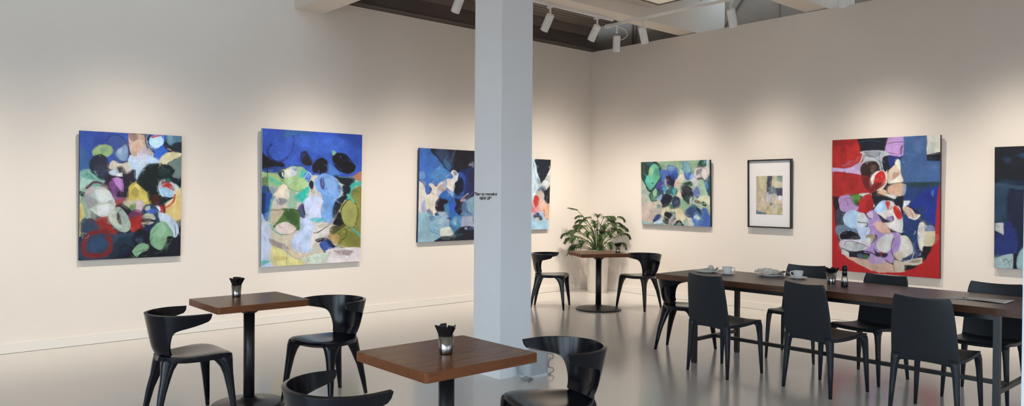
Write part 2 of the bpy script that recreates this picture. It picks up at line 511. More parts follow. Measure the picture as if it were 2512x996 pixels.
# ------------------------------------------------------------------ what is painted on the canvases (traced on sheets A and B: origin x, y, scale)
P1_SHEETS = {'A': (185, 315, 5.8604), 'B': (185, 475, 5.8604)}
P1 = """
f #33509f s=10: A 20,30 400,40 760,90 760,330 560,420 520,560 300,640 60,720 20,500
f #3b6496 s=20 a=.8: A 40,260 180,400 240,620 120,740 40,700
f #2c3f8c s=14 a=.6: A 300,60 500,80 430,220 380,320 240,260
f #7aa99b s=14: A 50,660 220,600 330,740 420,770 330,860 120,920 60,900
f #a9cbbd s=10: A 80,740 200,700 230,790 120,880 70,870
f #4f8f7c s=8 a=.8: A 90,690 200,650 260,740 150,740
f #96ab96 s=6: A 60,900 200,860 B 260,20 300,370 140,350 70,120
f #1f3a38 s=5: A 70,910 160,940 B 190,30 130,60 70,20
f #cbb768 s=5: B 70,190 115,160 145,340 110,560 70,600
p #c9a590 s=4: A 730,95 985,95 990,240 1105,370 1090,430 880,410 790,395 740,250
f #8f7466 s=5: A 740,100 870,110 860,190 770,180
f #dcb69c s=5: A 870,170 960,190 940,270 870,340 780,340 770,240
f #c9b6bd s=5: A 960,270 1100,360 1060,415 890,405
f #2f62c0 s=5: A 990,100 1050,250 1110,340 1110,430 1190,470 1320,340 1240,240 1275,100
f #2b2c52 s=4: A 975,95 1070,100 1030,280 990,260
e #b9dcf0 rx=98 ry=92 s=2: A 1135,188
f #c4585c s=4: A 1080,112 1140,98 1210,104 1080,140
r #cfe0ea w=7 rx=122 ry=118 a=.8: A 1115,165
p #567f93 s=4: A 1270,95 1510,110 1510,215 1370,235 1330,255 1290,215
f #232a35 s=6: A 1235,230 1330,245 1420,200 1505,200 1510,325 1350,345 1270,300
f #86a9b8 a=.7 s=6: A 1310,110 1370,110 1350,230 1310,200
f #e6d5a4 s=3: A 1175,490 1215,405 1290,345 1440,345 1510,360 1510,420 1400,440 1340,490 1270,525
f #6f8079 s=5: A 1290,510 1430,440 1510,400 1510,690 1380,700 1400,600
f #bfd2e4 s=5: A 730,390 880,405 1000,385 1100,420 1190,495 1060,520 960,580 900,680 860,730 840,610 760,580 740,470
f #cdc8da s=10 a=.8: A 820,420 970,400 990,455 860,490
f #3a4f8d s=3: A 420,190 480,130 570,105 660,160 730,260 757,390 720,475 640,508 560,470 510,340 430,250
f #7f97b8 s=12: A 600,310 700,240 745,380 700,470 620,460 565,380
f #a9b6c8 s=6 a=.7: A 590,310 640,300 650,400 600,380
s #1c2347 w=16 a=.85 s=3: A 420,200 470,135 570,105 665,160 735,265 757,390 720,475 630,505
f #93ad6d s=3: A 232,350 290,283 400,250 490,268 522,330 490,400 430,432 330,400 255,412
f #7b9a88 s=12 a=.7: A 330,300 430,290 440,350 380,380
f #262a36 s=3: A 215,500 270,420 350,395 430,440 475,540 492,640 440,715 370,738 290,690 225,620
f #363b50 s=20: A 290,590 420,570 430,680 330,700
c #0f1322 w=8 a=.8: A 215,500 270,420 350,395 430,440 475,540 492,640 440,715 370,738 290,690 225,620
f #cdbfa9 s=4: A 485,520 530,475 630,515 745,500 790,610 700,670 560,600 480,590
f #b9c3cf s=5: A 475,640 530,600 600,590 650,640 600,685 520,675
f #23232d s=4: A 580,560 670,565 725,640 690,695 625,650
p #e4e3e2 s=2: A 590,660 665,635 672,695 600,695
f #2a2030 s=3: A 430,710 520,690 700,700 838,600 832,640 800,720 780,800 745,880 785,910 B 740,20 680,70 590,40 A 500,880 440,790
f #7b4a83 s=4: A 475,800 560,755 610,850 600,950 B 560,60 A 500,900
p #b97cbc s=2: A 535,735 600,705 672,730 690,840 692,925 640,885 580,820
s #5b2433 w=36 s=4: A 170,870 250,800 340,795 440,860 490,900
f #8a5a86 s=6: B 490,-10 620,60 760,70 700,135 640,195 590,185 550,100
f #a04a45 s=8: B 580,110 710,75 730,145 650,175 590,195
f #c9b04c s=4: A 775,820 860,758 915,780 965,870 1025,925 B 1040,60 1070,130 980,165 860,170 770,130 A 770,960
f #8f8436 s=8 a=.7: A 830,860 900,850 B 900,20 860,60 A 800,940
f #e3d272 s=6 a=.8: A 840,790 900,800 940,900 880,870
f #d9c85c s=6 a=.8: B 930,10 1000,30 1010,110 950,110
f #b6b096 s=4: B 690,130 880,85 970,110 990,180 940,255 860,225 780,235
f #5f8a4a s=3: B 765,205 860,140 895,190 800,235
f #cfaeb4 s=4: B 880,110 955,125 955,250 880,225
f #15201f s=3: A 868,755 920,640 1000,540 1080,513 1200,527 1300,525 1380,585 1393,640 1330,695 1240,715 1190,775 1180,860 1215,940 1270,990 B 1320,40 1290,115 1200,185 1120,185 1040,100 A 1010,910 930,830 880,790
s #35565c w=26 s=8 a=.7: A 900,680 960,580 1040,525 1120,518
f #2b3b40 s=16 a=.6: A 1180,580 1330,600 1320,660 1200,680
f #4a1f1a s=10: B 1080,60 1180,15 1195,140 1120,155
f #15222a s=3: A 1240,715 1340,700 1510,770 1510,850 1350,765
f #c9d6da s=3: A 1185,790 1240,735 1330,755 1465,830 1445,900 B 1430,40 1300,40 A 1230,970 1185,880
f #2f6f5c s=4: A 1280,738 1345,728 1360,775 1290,785
f #b82b2b s=4: A 1220,770 1295,765 1390,820 1405,890 1350,875 1240,835
f #9fcbe6 s=3: A 1200,860 1290,838 1375,890 1410,960 B 1400,40 1320,50 1240,5 A 1210,930
f #e2c277 s=3: B 1420,-10 1520,0 1520,385 1410,378 1290,300 1275,220 1360,150 1410,70
f #d9c388 s=5: A 1450,870 1510,850 B 1510,30 1430,10
f #dcd2a8 s=5: B 1290,140 1400,60 1395,135 1290,205
s #cf4a24 w=30 s=4: A 1415,960 B 1412,40 1390,115 1330,175 1265,215
f #c11f26 s=4: B 1170,185 1280,205 1275,290 1210,255
s #2b1210 w=16 s=2: B 1268,200 1275,295
f #d7d3dc s=5: B 1160,180 1210,200 1215,260 1180,240
f #2d3f55 s=10: B 120,375 420,400 620,560 870,560 860,730 640,850 500,920 110,950 105,620
f #14151f s=12: B 860,560 1000,440 1320,600 1530,440 1530,900 1000,930 560,930 800,740
f #1b2a3a s=14 a=.8: B 480,880 640,640 840,620 830,780 640,900
f #3b3a2c s=6 a=.8: B 240,260 330,340 300,400 240,380
f #8e2621 s=10: B 320,370 490,325 515,425 580,515 640,535 540,575 430,560 370,470
f #a3231c s=8: B 775,370 850,285 965,280 965,455 905,515 830,545 785,500
f #6d3157 s=8: B 745,300 880,230 965,275 850,330 780,355
f #1b1f22 s=4: B 585,190 680,155 800,245 740,305 670,240
f #b3b9ae s=3: A 145,960 180,880 290,858 400,868 490,940 B 560,95 578,200 540,295 470,325 390,343 310,302 240,232 175,140 150,40
f #d6d8cf s=8: B 290,-40 470,-30 535,80 400,135 310,85
f #8f8d90 s=8 a=.8: B 150,30 270,70 330,150 230,225 170,160
f #d3d3cf s=6: B 315,250 375,170 500,155 562,215 530,290 440,322 340,312
f #b79aa0 s=6 a=.7: A 170,900 260,890 230,960 170,970
s #eae6e0 w=7 a=.9: A 290,860 400,868 490,940 B 560,95 578,200 540,295 470,325 390,343 300,300 235,235
f #a7b3a0 s=3: B 488,305 575,215 640,205 712,270 772,370 802,460 772,530 705,548 600,503 528,430 493,370
f #8c9a98 s=6 a=.8: B 620,220 700,270 760,380 720,430 660,330
f #c8cdb9 s=6 a=.8: B 500,320 570,250 600,380 680,470 640,490 540,420
f #4a2a25 s=4: B 608,265 640,298 672,425 648,440 608,370
s #7d1f1c w=66 s=10 a=.95: B 500,640 530,760 470,860 330,900 180,880 150,720 220,590 340,555 470,560
f #2f4768 s=10: B 235,690 330,620 440,640 460,720 380,810 270,850
r #171d30 w=44 rx=66 ry=56 s=10 a=.9: B 740,790
r #171b28 w=40 rx=66 ry=64 s=8 a=.9: B 915,650
f #34455f s=6 a=.9: B 875,650 960,650 975,690 900,700
f #2c3a5a s=3: B 965,220 1040,150 1130,168 1190,240 1208,350 1165,425 1060,445 965,430
f #bdbfa6 s=3: B 990,295 1100,278 1145,365 1050,375 975,335
f #c2baa0 s=3: B 975,412 1120,405 1060,445 980,435
f #3e62b0 s=5: B 1010,210 1165,230 1140,285 1040,275
f #b6b7b0 s=3: B 1010,190 1060,170 1070,225 1010,240
f #10141c s=3: B 960,360 1080,360 1160,390 1080,400 960,400
f #1f2d50 s=8: B 960,450 1080,450 1060,540 980,520
f #c3cfdf s=4: B 1195,270 1300,298 1400,360 1450,420 1485,530 1452,615 1390,605 1330,490 1260,410 1200,375
s #2e4a7a w=12 s=2: B 1420,440 1435,520 1440,600
f #6b6258 s=3: B 1435,390 1515,368 1515,445 1450,432
f #7fab83 s=2: B 1072,600 1088,510 1160,430 1250,393 1335,450 1405,595 1320,612 1300,700 1255,790 1212,805 1120,750 1078,690
f #93bd97 s=14 a=.7: B 1150,560 1250,440 1310,520 1220,640
s #2f4a3c w=7 a=.8: B 1085,600 1120,550 1170,480
f #84ad82 s=2: B 832,830 880,770 970,718 1050,740 1055,790 960,852 912,905 880,890
s #d5e3cf w=4 a=.8: B 832,830 880,770 970,718 1050,740
s #101018 w=5: B 870,850 960,820 1050,780
"""
P2_SHEETS = {'A': (630, 310, 5.532), 'B': (630, 480, 5.532)}
P2 = """
f #3355b5 s=6: A 20,10 1420,80 1420,640 1250,680 1000,700 740,660 300,660 20,660
f #2f6a8a s=16 a=.6: A 400,60 730,70 700,115 480,125 380,170
f #3d66c8 s=40 a=.8: A 500,150 1300,180 1000,340 700,340
f #2b459c s=30 a=.7: A 1050,100 1420,110 1420,300 1200,200
f #16161f s=8: A 50,340 125,420 200,470 340,495 340,560 50,590
s #191d3a w=34 s=8 a=.75: A 180,250 130,340 170,440 270,490 390,430
s #1f2a58 w=24 s=8 a=.6: A 390,430 460,330 490,200 480,140
s #22397e w=10 s=4 a=.6: A 190,250 300,200 400,170
f #25448a s=6: A 50,600 310,555 280,650 150,660 50,650
f #1e1d26 s=5: A 568,400 590,350 660,338 695,400 742,470 725,525 640,525 578,480
f #1a1720 s=5: A 738,520 790,450 880,428 950,490 962,560 900,635 820,645 748,605
f #4f7fc0 s=10 a=.7: A 950,490 1040,560 1110,640 1050,710 950,650
f #17151a s=3: A 1012,385 1060,363 1200,383 1285,480 1325,540 1280,625 1190,642 1080,592 1018,500
c #3f6ea0 w=6 a=.7: A 1005,380 1060,353 1205,373 1295,475 1332,540 1288,632 1190,652 1075,600 1010,505
f #7aa58c s=3: A 1000,340 1030,330 1065,360 1020,400
f #1e222c s=5: A 1030,660 1180,680 1320,700 1295,800 1220,810 1130,770 1080,720
s #5fa6b8 w=8 a=.7: A 1090,680 1200,690 1310,710
f #b97b5e s=5: A 1305,660 1420,600 1420,730 1320,715
f #7d7a35 s=6: A 1270,870 1420,800 1420,1010 1260,1010
s #2fb6a3 w=56 s=6: A 1420,750 1320,785 1255,850 1225,930 1240,1010
f #9fbb7c s=8: A 50,640 130,645 290,650 340,790 250,840 50,810
f #3fb593 s=12 a=.8: A 150,680 290,740 345,800 260,800 170,750
f #6a7c44 s=6: A 60,720 130,700 130,800 60,810
f #8a9a9f s=8: A 150,840 270,820 240,990 150,1000
f #2d4a78 s=6: A 60,830 150,830 165,1010 60,1010
s #1a2a30 w=8: A 138,590 142,800 158,1000
f #9dbd7f s=2: A 280,650 340,580 440,542 580,548 650,590 730,640 733,720 680,800 600,885 500,893 400,830 330,750
f #dcd3c0 s=4: A 345,615 430,557 520,560 525,620 440,695 370,705
f #c9cfe6 s=4: A 460,580 512,570 522,645 440,690
f #8f98b0 s=3: A 480,570 530,575 520,620
f #20253d s=3: A 283,650 340,605 362,640 352,720 300,692
f #b9d9d0 s=2: A 330,640 345,630 350,690 335,690
f #43b5a8 s=6: A 590,600 665,610 645,690 560,690
f #4a7bc8 s=5: A 640,640 722,620 738,700 690,765 640,705
s #bcd3e6 w=10 a=.9: A 632,705 690,630 732,680 700,760 680,795
s #10141c w=10: A 278,655 340,580 470,540 610,545
s #2b4a45 w=8 a=.9: A 330,740 400,830 520,900 620,862
f #ddcdb5 s=5: A 215,940 270,880 330,800 395,820 415,880 445,940 B 430,90 300,60 240,10
f #8c8a90 s=5: B 260,60 350,40 420,80 330,140
f #78a88c s=8 a=.8: A 440,880 520,900 B 540,150 470,210 420,150
f #1fb3a0 s=4: A 505,965 590,885 690,818 700,880 B 660,90 560,95 500,30
s #5fc3cf w=26 s=5 a=.6: A 690,800 780,790 840,690
f #1d2030 s=4: A 715,740 765,770 745,875 695,800
s #b8845c w=6 a=.8: A 700,880 800,900 880,950
f #6f9bd6 s=4: A 775,740 850,660 930,638 1040,690 1112,780 1120,900 1080,985 B 1045,60 1045,250 1010,370 880,340 865,200 885,90 A 870,930 810,860
f #8fb6e6 s=14 a=.6: A 920,700 1020,730 1060,860 960,900
f #43427a s=4: A 848,720 900,700 912,790 890,865 858,800
s #86b4e0 w=8 a=.8: A 790,760 830,680 930,650 1020,700 1060,830 1000,940 900,900 830,800
s #7fc3d0 w=12 a=.9: A 1100,770 1155,830 1140,930 1080,1000
f #5a6b9a s=3: A 1090,790 1140,840 1120,900 1090,870
f #1f2230 s=8: A 1150,800 1265,830 1210,990 B 1190,60 1110,200 1040,310 1020,220 1060,60 A 1080,985 1150,930
f #cbcfe8 s=3: A 685,970 760,918 830,940 885,1000 B 885,90 855,200 865,320 650,325 615,130 680,20
f #b0b2c8 s=6 a=.6: B 660,160 720,170 690,220
f #4a4a78 s=4: B 550,200 612,105 645,180 648,325 575,275
s #14141f w=16: B 628,150 640,240 645,320
f #3fbac4 s=8 a=.9: B 710,330 780,300 890,300 870,355 750,355
f #bfcbe6 s=4: B 550,235 600,315 690,318 765,420 755,540 735,640 745,745 640,775 520,745 455,660 480,600 540,510 580,420
f #4a6a30 s=5: B 190,200 540,195 585,400 545,485 250,445 255,380 320,280
f #2f4a24 s=8 a=.7: B 350,220 520,230 560,400 450,370
f #bfae93 s=5: B 210,205 355,200 305,330 220,385
f #e0ccc2 s=2: B 252,450 290,390 390,363 480,400 542,460 482,513 380,533 290,503
s #1d3324 w=8: B 250,470 290,510 380,538 490,515 550,450
s #2a3a30 w=7: B 180,205 350,200 550,200
f #2c4f9c s=5: B 60,-10 200,-10 195,200 150,245 60,280
f #1b2d55 s=8: B 60,0 125,0 110,260 60,270
f #3b62b8 s=4: B 80,270 172,228 155,350 105,335
s #10151f w=10: B 75,270 120,235 175,225
s #4faf9c w=26 s=4 a=.85: B 205,60 180,250 205,430 290,520 410,565
f #c3cbe2 s=4: B 40,270 120,350 205,450 170,600 235,780 240,960 40,990
f #cdbda0 s=6: B 175,440 300,535 470,560 460,660 520,760 710,790 600,870 480,845 380,725 250,620
f #9c8d88 s=4: B 165,590 260,620 400,690 435,745 330,722 195,660
f #dccf85 s=6: B 215,690 330,740 480,845 600,872 640,940 235,970
f #c9b866 s=8 a=.7: B 250,840 400,830 420,870 260,890
s #4a4038 w=5: B 408,760 412,850 415,950
s #6a5a40 w=6 a=.7: B 190,670 400,760 510,840 640,860 760,790
f #ddd2c8 s=4: B 770,420 880,365 1005,400 995,520 820,600 740,710 750,560
f #b8a88e s=5 a=.8: B 830,400 930,380 900,430 840,440
s #22242e w=13: B 775,515 820,505 900,455 1010,375
f #8b8a3c s=4: B 1120,180 1220,60 1420,-10 1420,720 1130,705 1000,540 1020,430 1180,400
f #747430 s=20 a=.7: B 1150,520 1400,480 1400,650 1150,640
f #4a4a2a s=8: B 1005,420 1190,395 1120,475 1005,525
f #9a9a4f s=6: B 1130,230 1200,90 1260,55 1345,130 1362,250 1335,380 1280,440 1190,390
f #1b1a20 s=5: B 1050,330 1110,215 1150,330 1205,415 1035,390
c #14160f w=11: B 1130,230 1200,82 1262,50 1350,130 1367,250 1340,380 1280,442 1190,390
s #4fae93 w=28 s=3: B 1220,-10 1260,30 1310,80
s #4fae93 w=28 s=3: B 1290,445 1350,490 1420,550
f #b5935a s=3: B 965,550 1112,540 1102,640 1050,662
s #1c1a14 w=9: B 1120,640 1205,560 1212,475 1182,450 1110,540
f #3c59a8 s=3: B 855,660 960,590 1062,690 1040,722 920,755
f #1f1a26 s=3: B 798,600 900,568 962,580 1050,680 1132,690 1010,700 940,622 830,632
f #22305a s=3: B 905,750 955,740 945,795
f #e2d3d3 s=4: B 950,740 1200,710 1425,710 1425,910 980,920 980,830
f #b09a9a s=4: B 1055,750 1300,738 1260,812 1130,792
s #8a7a78 w=5 a=.7: B 950,770 1100,800 1250,800
f #cfdcc8 s=4: B 610,870 760,800 950,780 985,850 940,905 700,930
s #6a6a60 w=5 a=.7: B 770,820 800,870 830,830
s #e6e3c4 w=8 a=.7: B 620,860 800,800 960,780
f #2fae9f s=3: B 70,900 195,888 90,960
"""
P3_SHEETS = {'A': (1015, 355, 7.968), 'B': (1015, 475, 7.968)}
P3 = """
f #3c6cb8 s=5: A 60,40 345,60 420,220 540,410 690,520 745,600 720,665 640,675 540,725 420,805 330,765 265,900 230,945 200,800 60,770
f #4a80b8 s=30: A 480,450 640,520 735,600 640,660 450,730 300,600
f #6b93c4 s=16 a=.8: A 100,540 180,540 220,620 180,690 100,660
f #7fa8d8 s=8 a=.7: A 420,500 500,440 480,480
f #211f28 s=4: A 345,60 1220,70 1220,490 900,545 760,515 700,525 560,420 440,260
f #33425c s=14: A 370,90 640,100 680,300 700,480 560,405 450,260
f #3a6288 s=12: A 560,290 660,350 705,485 600,440
s #4f6680 w=30 s=10 a=.6: A 770,110 750,200 680,310
s #3a4a66 w=20 s=8 a=.6: A 600,300 650,330 700,330 780,280
s #0f1320 w=14: A 345,65 440,260 560,420 705,530
f #1f2c58 s=10: A 850,550 1000,480 1130,430 1220,430 1220,960 1000,960 960,700
f #2a4a94 s=10: A 860,555 940,555 1005,680 995,900 940,990 880,890 900,700
f #2a2844 s=12: A 1060,560 1180,500 1180,920 1080,900
f #161c2e s=6: A 775,830 830,720 900,640 965,720 960,900 880,965 800,935
f #8a8a98 s=8 a=.7: A 1040,400 1140,345 1150,440 1110,420
f #d9d4d6 s=4: A 715,540 760,495 830,540 840,680 795,780 775,900 720,895 640,805 635,670 735,660 765,600
f #e3d6c2 s=4: A 640,690 742,700 725,845 650,805
f #8d95a8 s=5: A 770,520 830,540 830,600 790,580
f #dfd2c4 s=4: A 60,755 190,800 250,940 305,955 345,860 285,790 340,755 430,820 510,735 565,728 585,870 485,875 465,985 B 490,75 440,200 430,425 60,415
f #9fa8d0 s=12 a=.8: B 150,220 230,120 265,330 180,390
f #3f6db4 s=8 a=.9: A 215,810 300,830 320,900 250,990 B 250,20 A 225,900
f #e6dac4 s=6: B 245,100 350,85 392,200 392,370 300,330 235,210
f #b39c8c s=6: A 465,850 520,780 605,770 645,850 605,965 480,995
f #c79a58 s=6 a=.8: A 555,860 600,850 590,930
f #c79aa8 s=6 a=.8: A 500,790 560,780 540,860
f #9aa5b0 s=6: A 560,720 640,678 645,850 580,850
f #b9b6c4 s=6: A 470,870 540,900 560,990 470,990
f #6f7890 s=5: B 260,330 330,310 390,400 300,420
f #2f62a8 s=8: A 630,880 780,920 830,1000 B 965,30 900,95 800,115 835,230 825,330 905,420 700,460 600,310 670,130 490,60
f #2a5cc0 s=12: B 690,220 800,170 815,310 720,340
f #3d7899 s=10: B 595,200 685,195 705,435 620,335
f #8fb8dc s=6 a=.8: A 700,900 770,910 B 770,60 710,10
f #221c28 s=4: B 430,190 470,105 600,105 675,160 590,215 580,375 460,360
s #7a93c8 w=8 a=.7: B 440,240 460,140 480,110
f #241f30 s=5: B 795,85 900,115 965,180 955,350 920,415 860,385 815,300 830,200
f #3a4866 s=6: B 435,370 530,360 500,435 435,445
f #7d9eaf s=6: B 1005,170 1190,40 1190,410 1060,335 1030,230
f #4f6a8c s=10: B 955,190 1040,190 1065,335 955,365
f #3a3048 s=5: B 890,115 1020,15 1180,10 1010,115
s #c4b8c8 w=14 s=3: B 940,90 1000,50 1050,-10
f #a798b4 s=5: B 910,105 1010,110 1015,155 925,155
f #a2a6b8 s=10: B 910,470 1190,430 1190,650 925,645
s #3a4658 w=9: B 955,362 1090,358 1150,430 1175,530
f #5b7fa4 s=8: B 930,370 1080,365 1120,420 960,440
f #8fb3c0 s=5: B 60,415 435,428 320,540 310,640 380,755 545,785 555,835 420,935 60,970
e #82a8be rx=205 ry=185 s=8: B 512,605
f #a2bcc4 s=10: B 420,520 620,465 655,560 480,605
f #8fa4bc s=10 a=.8: B 600,590 690,480 720,560 660,640
s #5f8ea8 w=14 s=5 a=.7: B 310,600 340,700 430,770 540,785
s #44586c w=6 a=.8: B 240,430 260,510 310,555
f #5f86a4 s=6: B 310,430 410,430 380,520 330,520
f #b9c3d2 s=8 a=.8: B 480,370 600,350 690,450 560,440
f #4f88b0 s=4: B 728,540 800,438 935,440 938,600 882,705 810,745 748,685
f #8fbccc s=8: B 785,520 840,465 835,585 780,585
f #2f6696 s=10 a=.8: B 740,620 860,640 820,735 760,700
f #dcdccb s=4: B 540,690 600,660 700,648 742,680 795,785 550,830
f #c8b884 s=8 a=.7: B 670,730 720,720 710,760
f #1f2029 s=4: B 415,940 560,843 785,790 900,650 1010,638 1200,640 1200,910 600,935
f #1f4a58 s=14 a=.9: B 790,780 985,770 900,820
f #50565c s=10 a=.8: B 570,840 725,812 725,885 575,900
p #b9bccb s=3: B 1012,660 1060,652 1075,692 1012,697
f #3a3d63 s=5: B 1065,658 1190,650 1190,695 1080,702
"""
P4_SHEETS = {'A': (1300, 385, 5.382)}
P4 = """
f #c8dce6 s=6: A -420,20 60,40 110,330 80,540 -420,520
f #3a4a78 s=20: A -420,20 -200,30 -180,500 -420,600
f #2c3150 s=16: A -230,350 -120,300 -60,480 -150,640
f #d98a80 s=16: A -300,600 -80,560 20,650 -150,760
f #1f222e s=3: A 55,30 300,30 300,150 190,295 140,375 118,330 98,260 68,150
f #d5d2c8 s=3: A 138,372 200,270 262,160 262,330 215,442 168,392
f #b9b6b0 s=3 a=.7: A 190,300 240,250 240,330
f #20222c s=3: A 162,462 215,440 262,370 262,615 200,605 175,540
f #5f6a7a s=3: A 85,440 140,395 178,392 205,432 160,475
f #8b93a0 s=3: A 150,385 190,395 185,430
s #2a3038 w=8: A 68,490 100,440 150,425 178,480 175,530 110,575
f #c9b5a5 s=3: A 72,482 110,445 162,470 176,530 112,572 76,522
f #e0b3a0 s=3: A 100,590 165,548 200,610 250,640 180,725 85,712
f #c8362a s=2: A 32,540 70,508 106,570 76,665 38,642
f #d9828a s=4: A -60,660 80,670 95,695 50,745 -60,740
f #e2ac84 s=3: A 168,690 200,640 250,630 250,835 200,795
s #b03a3a w=7: A 170,700 190,780 240,845
f #3a4a68 s=3: A 20,785 90,738 152,790 142,842 58,822
f #b9c6d8 s=4: A 95,735 150,735 175,790 150,800
f #c0b4a0 s=3: A 50,815 110,815 90,850
f #a9cfe3 s=4: A -420,800 30,830 100,855 270,840 270,980 -420,980
s #30303a w=5: A 20,60 40,200 60,330 110,400
f #7f8a98 s=3: A 80,290 112,330 118,365 85,350
"""
P5_SHEETS = {'A': (1565, 385, 10.482), 'B': (1565, 470, 10.482)}
